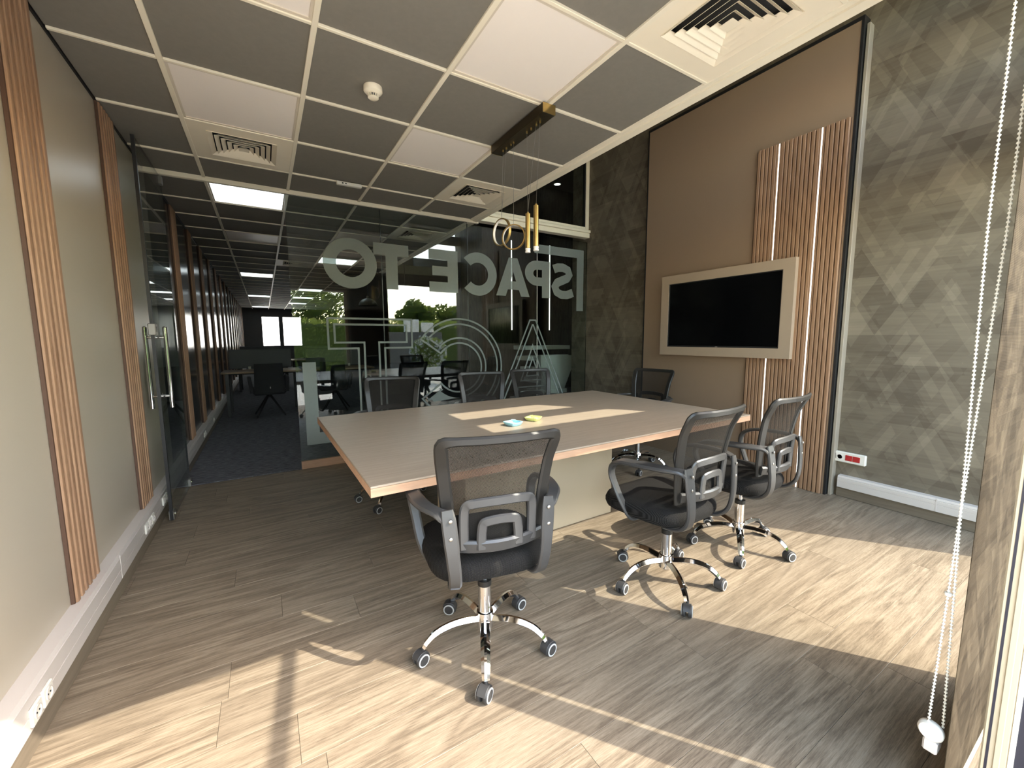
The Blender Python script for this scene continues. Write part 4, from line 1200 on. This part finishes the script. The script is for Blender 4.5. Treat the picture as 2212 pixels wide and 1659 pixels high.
def lounge_chair():
    c = empty('upholstered_chair')
    n = 10; vs, fs = [], []
    def body(y0, y1, z0_, z1_, w0, w1, lean, name, th):
        m = MB(); prof_ = []
        P_ = []
        nu, nv = 10, 8
        for side in (0, 1):
            for j in range(nv + 1):
                for i in range(nu + 1):
                    s_ = -1 + 2 * i / nu; t = j / nv
                    hw_ = (w0 + (w1 - w0) * t) * (1 - .06 * (abs(s_) > .9)) 
                    rnd_ = .02 * (abs(2 * t - 1) ** 6 + abs(s_) ** 6)
                    y = y0 + lean * t + .05 * s_ * s_ + (th - rnd_ if side else rnd_)
                    P_.append((hw_ * s_, y, z0_ + (z1_ - z0_) * t))
        k = (nu + 1) * (nv + 1); F_ = []
        for j in range(nv):
            for i in range(nu):
                a = j * (nu + 1) + i
                F_.append((a, a + 1, a + nu + 2, a + nu + 1)); F_.append((k + a, k + a + nu + 1, k + a + nu + 2, k + a + 1))
        bd = [i for i in range(nu)] + [nu + j * (nu + 1) for j in range(nv)] + [nv * (nu + 1) + nu - i for i in range(nu)] + [(nv - j) * (nu + 1) for j in range(nv)]
        for q in range(len(bd)):
            a, b = bd[q], bd[(q + 1) % len(bd)]
            F_.append((a, k + a, k + b, b))
        return m.add(P_, F_).build(name, MT['navy_fabric'], c, True)
    body(-.27, -.2, .40, .86, .225, .205, -.05, 'backrest', .07)
    cbo('seat', MT['navy_fabric'], c, -.23, .23, -.22, .25, .36, .46, c=.03)
    for s_ in (-1, 1):
        MB().sweep([(s_ * .24, -.20, .40), (s_ * .262, -.16, .60), (s_ * .262, .0, .64), (s_ * .255, .14, .60), (s_ * .235, .16, .42)], .05, .03, (1, 0, 0), 4).build('armrest', MT['navy_fabric'], c, True)
    MB().lathe([(.03, .30), (.03, .37)], 16).build('swivel_post', MT['desk_leg'], c, True)
    for k in range(4):
        a = R(45 + 90 * k)
        MB().tube([(.02 * math.cos(a), .02 * math.sin(a), .335), (.28 * math.cos(a), .28 * math.sin(a), .012)], [.02, .013], 8).build('leg', MT['desk_leg'], c, True)
    MB().cbox(-.006, .006, -.315, -.305, .47, .50, c=.002).build('fabric_tag', MT['trunk'], c)
    return c
lc = lounge_chair()
for i, (x, y, rz, lab) in enumerate([(.02, 7.68, 4, 'dark upholstered chair with splayed legs seen through the open doorway'),
                                     (1.02, 7.66, -14, 'dark upholstered chair with splayed legs behind the glass letter bracket'),
                                     (.1, 11.25, 0, 'dark upholstered chair at the second row of office desks')]):
    o = lc if i == 0 else copy_tree(lc)
    o.location = (x, y, 0); o.rotation_euler = (0, 0, R(rz)); tag(o, lab, 'chair', 'upholstered office chairs')

# ---- grey dome pendants hanging in the dark office
def dome(x, y, z, r, label):
    t = empty('dome_pendant', (x, y, z)); tag(t, label, 'pendant lamp', 'dome pendants in the office')
    prof_ = [(r, 0), (r * .98, r * .16), (r * .86, r * .42), (r * .62, r * .66), (r * .30, r * .80), (r * .16, r * .86), (r * .15, r * 1.1), (r * .13, r * 1.1), (r * .12, r * .82), (r * .28, r * .77), (r * .60, r * .63), (r * .83, r * .40), (r * .95, r * .15), (r * .97, 0)]
    MB().lathe(prof_, 28).build('shade', MT['dome'], t, True)
    MB().tube([(0, 0, r * 1.05), (0, 0, (ZC if x < 2 else ZROOF) - z)], .004, 6).build('cable', MT['black'], t)
    MB().lathe([(.012, r * .75), (.030, r * .55), (.034, r * .42), (.020, r * .30)], 16).build('bulb', MT['acrylic'], t, True)
dome(1.54, 7.2, 1.79, .15, 'grey dome pendant lamp in the office below the right side of the letter O')
dome(2.51, 8.3, 1.90, .15, 'grey dome pendant lamp in the office below the letter T')

# ---- stairs behind the right-hand glass
st = empty('staircase', (3.55, 5.6, 0)); tag(st, 'pale stone staircase with open treads behind the glass', 'staircase')
for k in range(7):
    x1 = (.30, .38, .46, .55, .55, .83, .84)[k]
    cbo('tread', MT['stone'], st, -.06, x1, -.85 + k * .10, -.50 + k * .10, .06 + .165 * k, .125 + .165 * k, c=.004)
MB().add([(x, y, z) for y in (-.62, -.50) for x, z in ((-.02, .0), (.22, .0), (.62, .86), (.50, .98), (-.02, .98))], [tuple(range(5)), tuple(range(9, 4, -1))] + [(i, (i + 1) % 5, 5 + (i + 1) % 5, 5 + i) for i in range(5)]).build('stringer', MT['stone'], st)
dl = empty('downlight', (5.9, 7.7, ZROOF)); tag(dl, 'round recessed downlight seen through the upper window', 'downlight')
MB().lathe([(.09, 0), (.09, -.01), (.07, -.012)], 24).build('rim', MT['white'], dl, True)
MB().lathe([(.068, -.008), (.068, -.0135)], 24).build('lens', MT['downlight'], dl, True)

# ================================================================== OUTSIDE (seen mirrored in the glass)
struct(bxo('ground_terrace', MT['terrace'], None, -12, 14, -5.2, .0, -.12, -.02), 'pale stone terrace outside')  # paled and deepened to bounce light up to the room ceiling
struct(bxo('ground_lawn', MT['grass'], None, -25, 28, -30, -5.2, -.2, -.05), 'lawn beyond the terrace')
struct(bxo('ground_far', MT['terrace'], None, -15, 20, YEND + .15, YEND + 14, -.12, -.02), 'paved yard beyond the far office windows')
struct(bxo('wall_neighbour', MT['exterior'], None, -8, 12, YEND + 6, YEND + 6.3, 0, 5.5), 'sunlit white building beyond the far windows')
def leaves(name, mt, parent, spots, size, seed):
    rg = random.Random(seed); m = MB()
    for p in spots:
        a = Vector((rg.uniform(-1, 1), rg.uniform(-1, 1), rg.uniform(-.4, 1))).normalized()
        t = a.orthogonal().normalized(); b = a.cross(t)
        s_ = size * rg.uniform(.6, 1.3)
        p = Vector(p)
        m.add([p - t * s_, p + b * s_ * .45, p + t * s_, p - b * s_ * .45], [(0, 1, 2, 3)])
    o = m.build(name, mt, parent); o['kind'] = 'stuff'
    return o
rg = random.Random(11)
hd = empty('hedge', (0, -6.5, 0)); tag(hd, 'long clipped green hedge across the lawn, mirrored in the glass', 'hedge')
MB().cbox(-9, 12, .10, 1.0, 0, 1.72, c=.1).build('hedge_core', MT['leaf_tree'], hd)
sp = []
for i in range(9000):
    x = rg.uniform(-5, 9); q = rg.random()
    if q < .65: sp.append((x, 1.02 + rg.uniform(-.06, .07), rg.uniform(.0, 1.8)))
    else: sp.append((x, rg.uniform(.1, 1.0), 1.72 + rg.uniform(-.03, .16)))
leaves('hedge_leaves', MT['leaf_hedge'], hd, sp, .055, 1)
def tree(x, y, h, r, label, n=2600, mt='leaf_tree'):
    t = empty('garden_tree', (x, y, 0)); tag(t, label, 'tree', 'garden trees')
    MB().tube([(0, 0, 0), (.06, .03, h * .35), (-.05, .02, h * .7), (0, 0, h)], [.16, .13, .09, .03], 8).build('trunk', MT['bark'], t)
    sp = []
    rr = random.Random(int(x * 31 + y))
    for i in range(n):
        v = Vector((rr.gauss(0, 1), rr.gauss(0, 1), rr.gauss(0, 1))).normalized() * (rr.random() ** .4)
        lump = 1 + .22 * math.sin(5 * v.x + x) * math.cos(4 * v.z)
        sp.append((v.x * r * lump, v.y * r * lump, h * .9 + v.z * r * .75 * lump))
    leaves('crown', MT[mt], t, sp, .10, int(abs(x) * 10))
tree(-1.9, -10.8, 3.2, 1.7, 'dark leafy tree behind the hedge, mirrored left of the letters')
tree(1.9, -10.4, 3.0, 1.4, 'dark leafy tree behind the hedge, mirrored beside the pillar')
tree(6.0, -9.5, 2.5, .85, 'young tree above the hedge, mirrored in the middle of the tall window')
tree(8.0, -10.2, 2.4, 1.0, 'rounded tree above the hedge, mirrored at the right of the tall window')
bs = empty('flowering_bush', (4.0, -2.6, -.02)); tag(bs, 'leafy bush with pale blue flowers, mirrored inside the letter C', 'bush')
MB().tube([(0, 0, 0), (.03, 0, .35), (.0, .02, .7)], [.03, .025, .015], 8).build('stem', MT['bark'], bs)
sp, pt = [], []
for i in range(2600):
    v = Vector((rg.gauss(0, 1), rg.gauss(0, 1), rg.gauss(0, 1))).normalized() * (rg.random() ** .35)
    p = (v.x * .53, v.y * .50, .86 + v.z * .46)
    sp.append(p)
    if i % 4 == 0 and v.length > .75: pt += [(p[0] + rg.uniform(-.04, .04), p[1] + rg.uniform(-.04, .04), p[2] + rg.uniform(-.04, .04)) for _ in range(5)]
leaves('foliage', MT['leaf_bush'], bs, sp, .045, 5)
leaves('flowers', MT['petal'], bs, pt, .032, 6)
tag(MB().cbox(3.3, 5.4, -5.32, -5.08, -.05, 1.45, c=.02).build('garden_wall', MT['dark_wall']), 'low dark garden wall in front of the hedge', 'wall')
tag(MB().cbox(4.10, 4.58, -5.30, -5.10, 1.45, 1.88, c=.015).build('white_planter', MT['exterior']), 'taller white planter box on the garden wall, mirrored beside the letter C', 'planter')
tag(MB().cbox(4.70, 5.10, -5.30, -5.10, 1.45, 1.78, c=.015).build('white_planter', MT['exterior']), 'shorter white planter box on the garden wall, mirrored inside the letter C', 'planter')
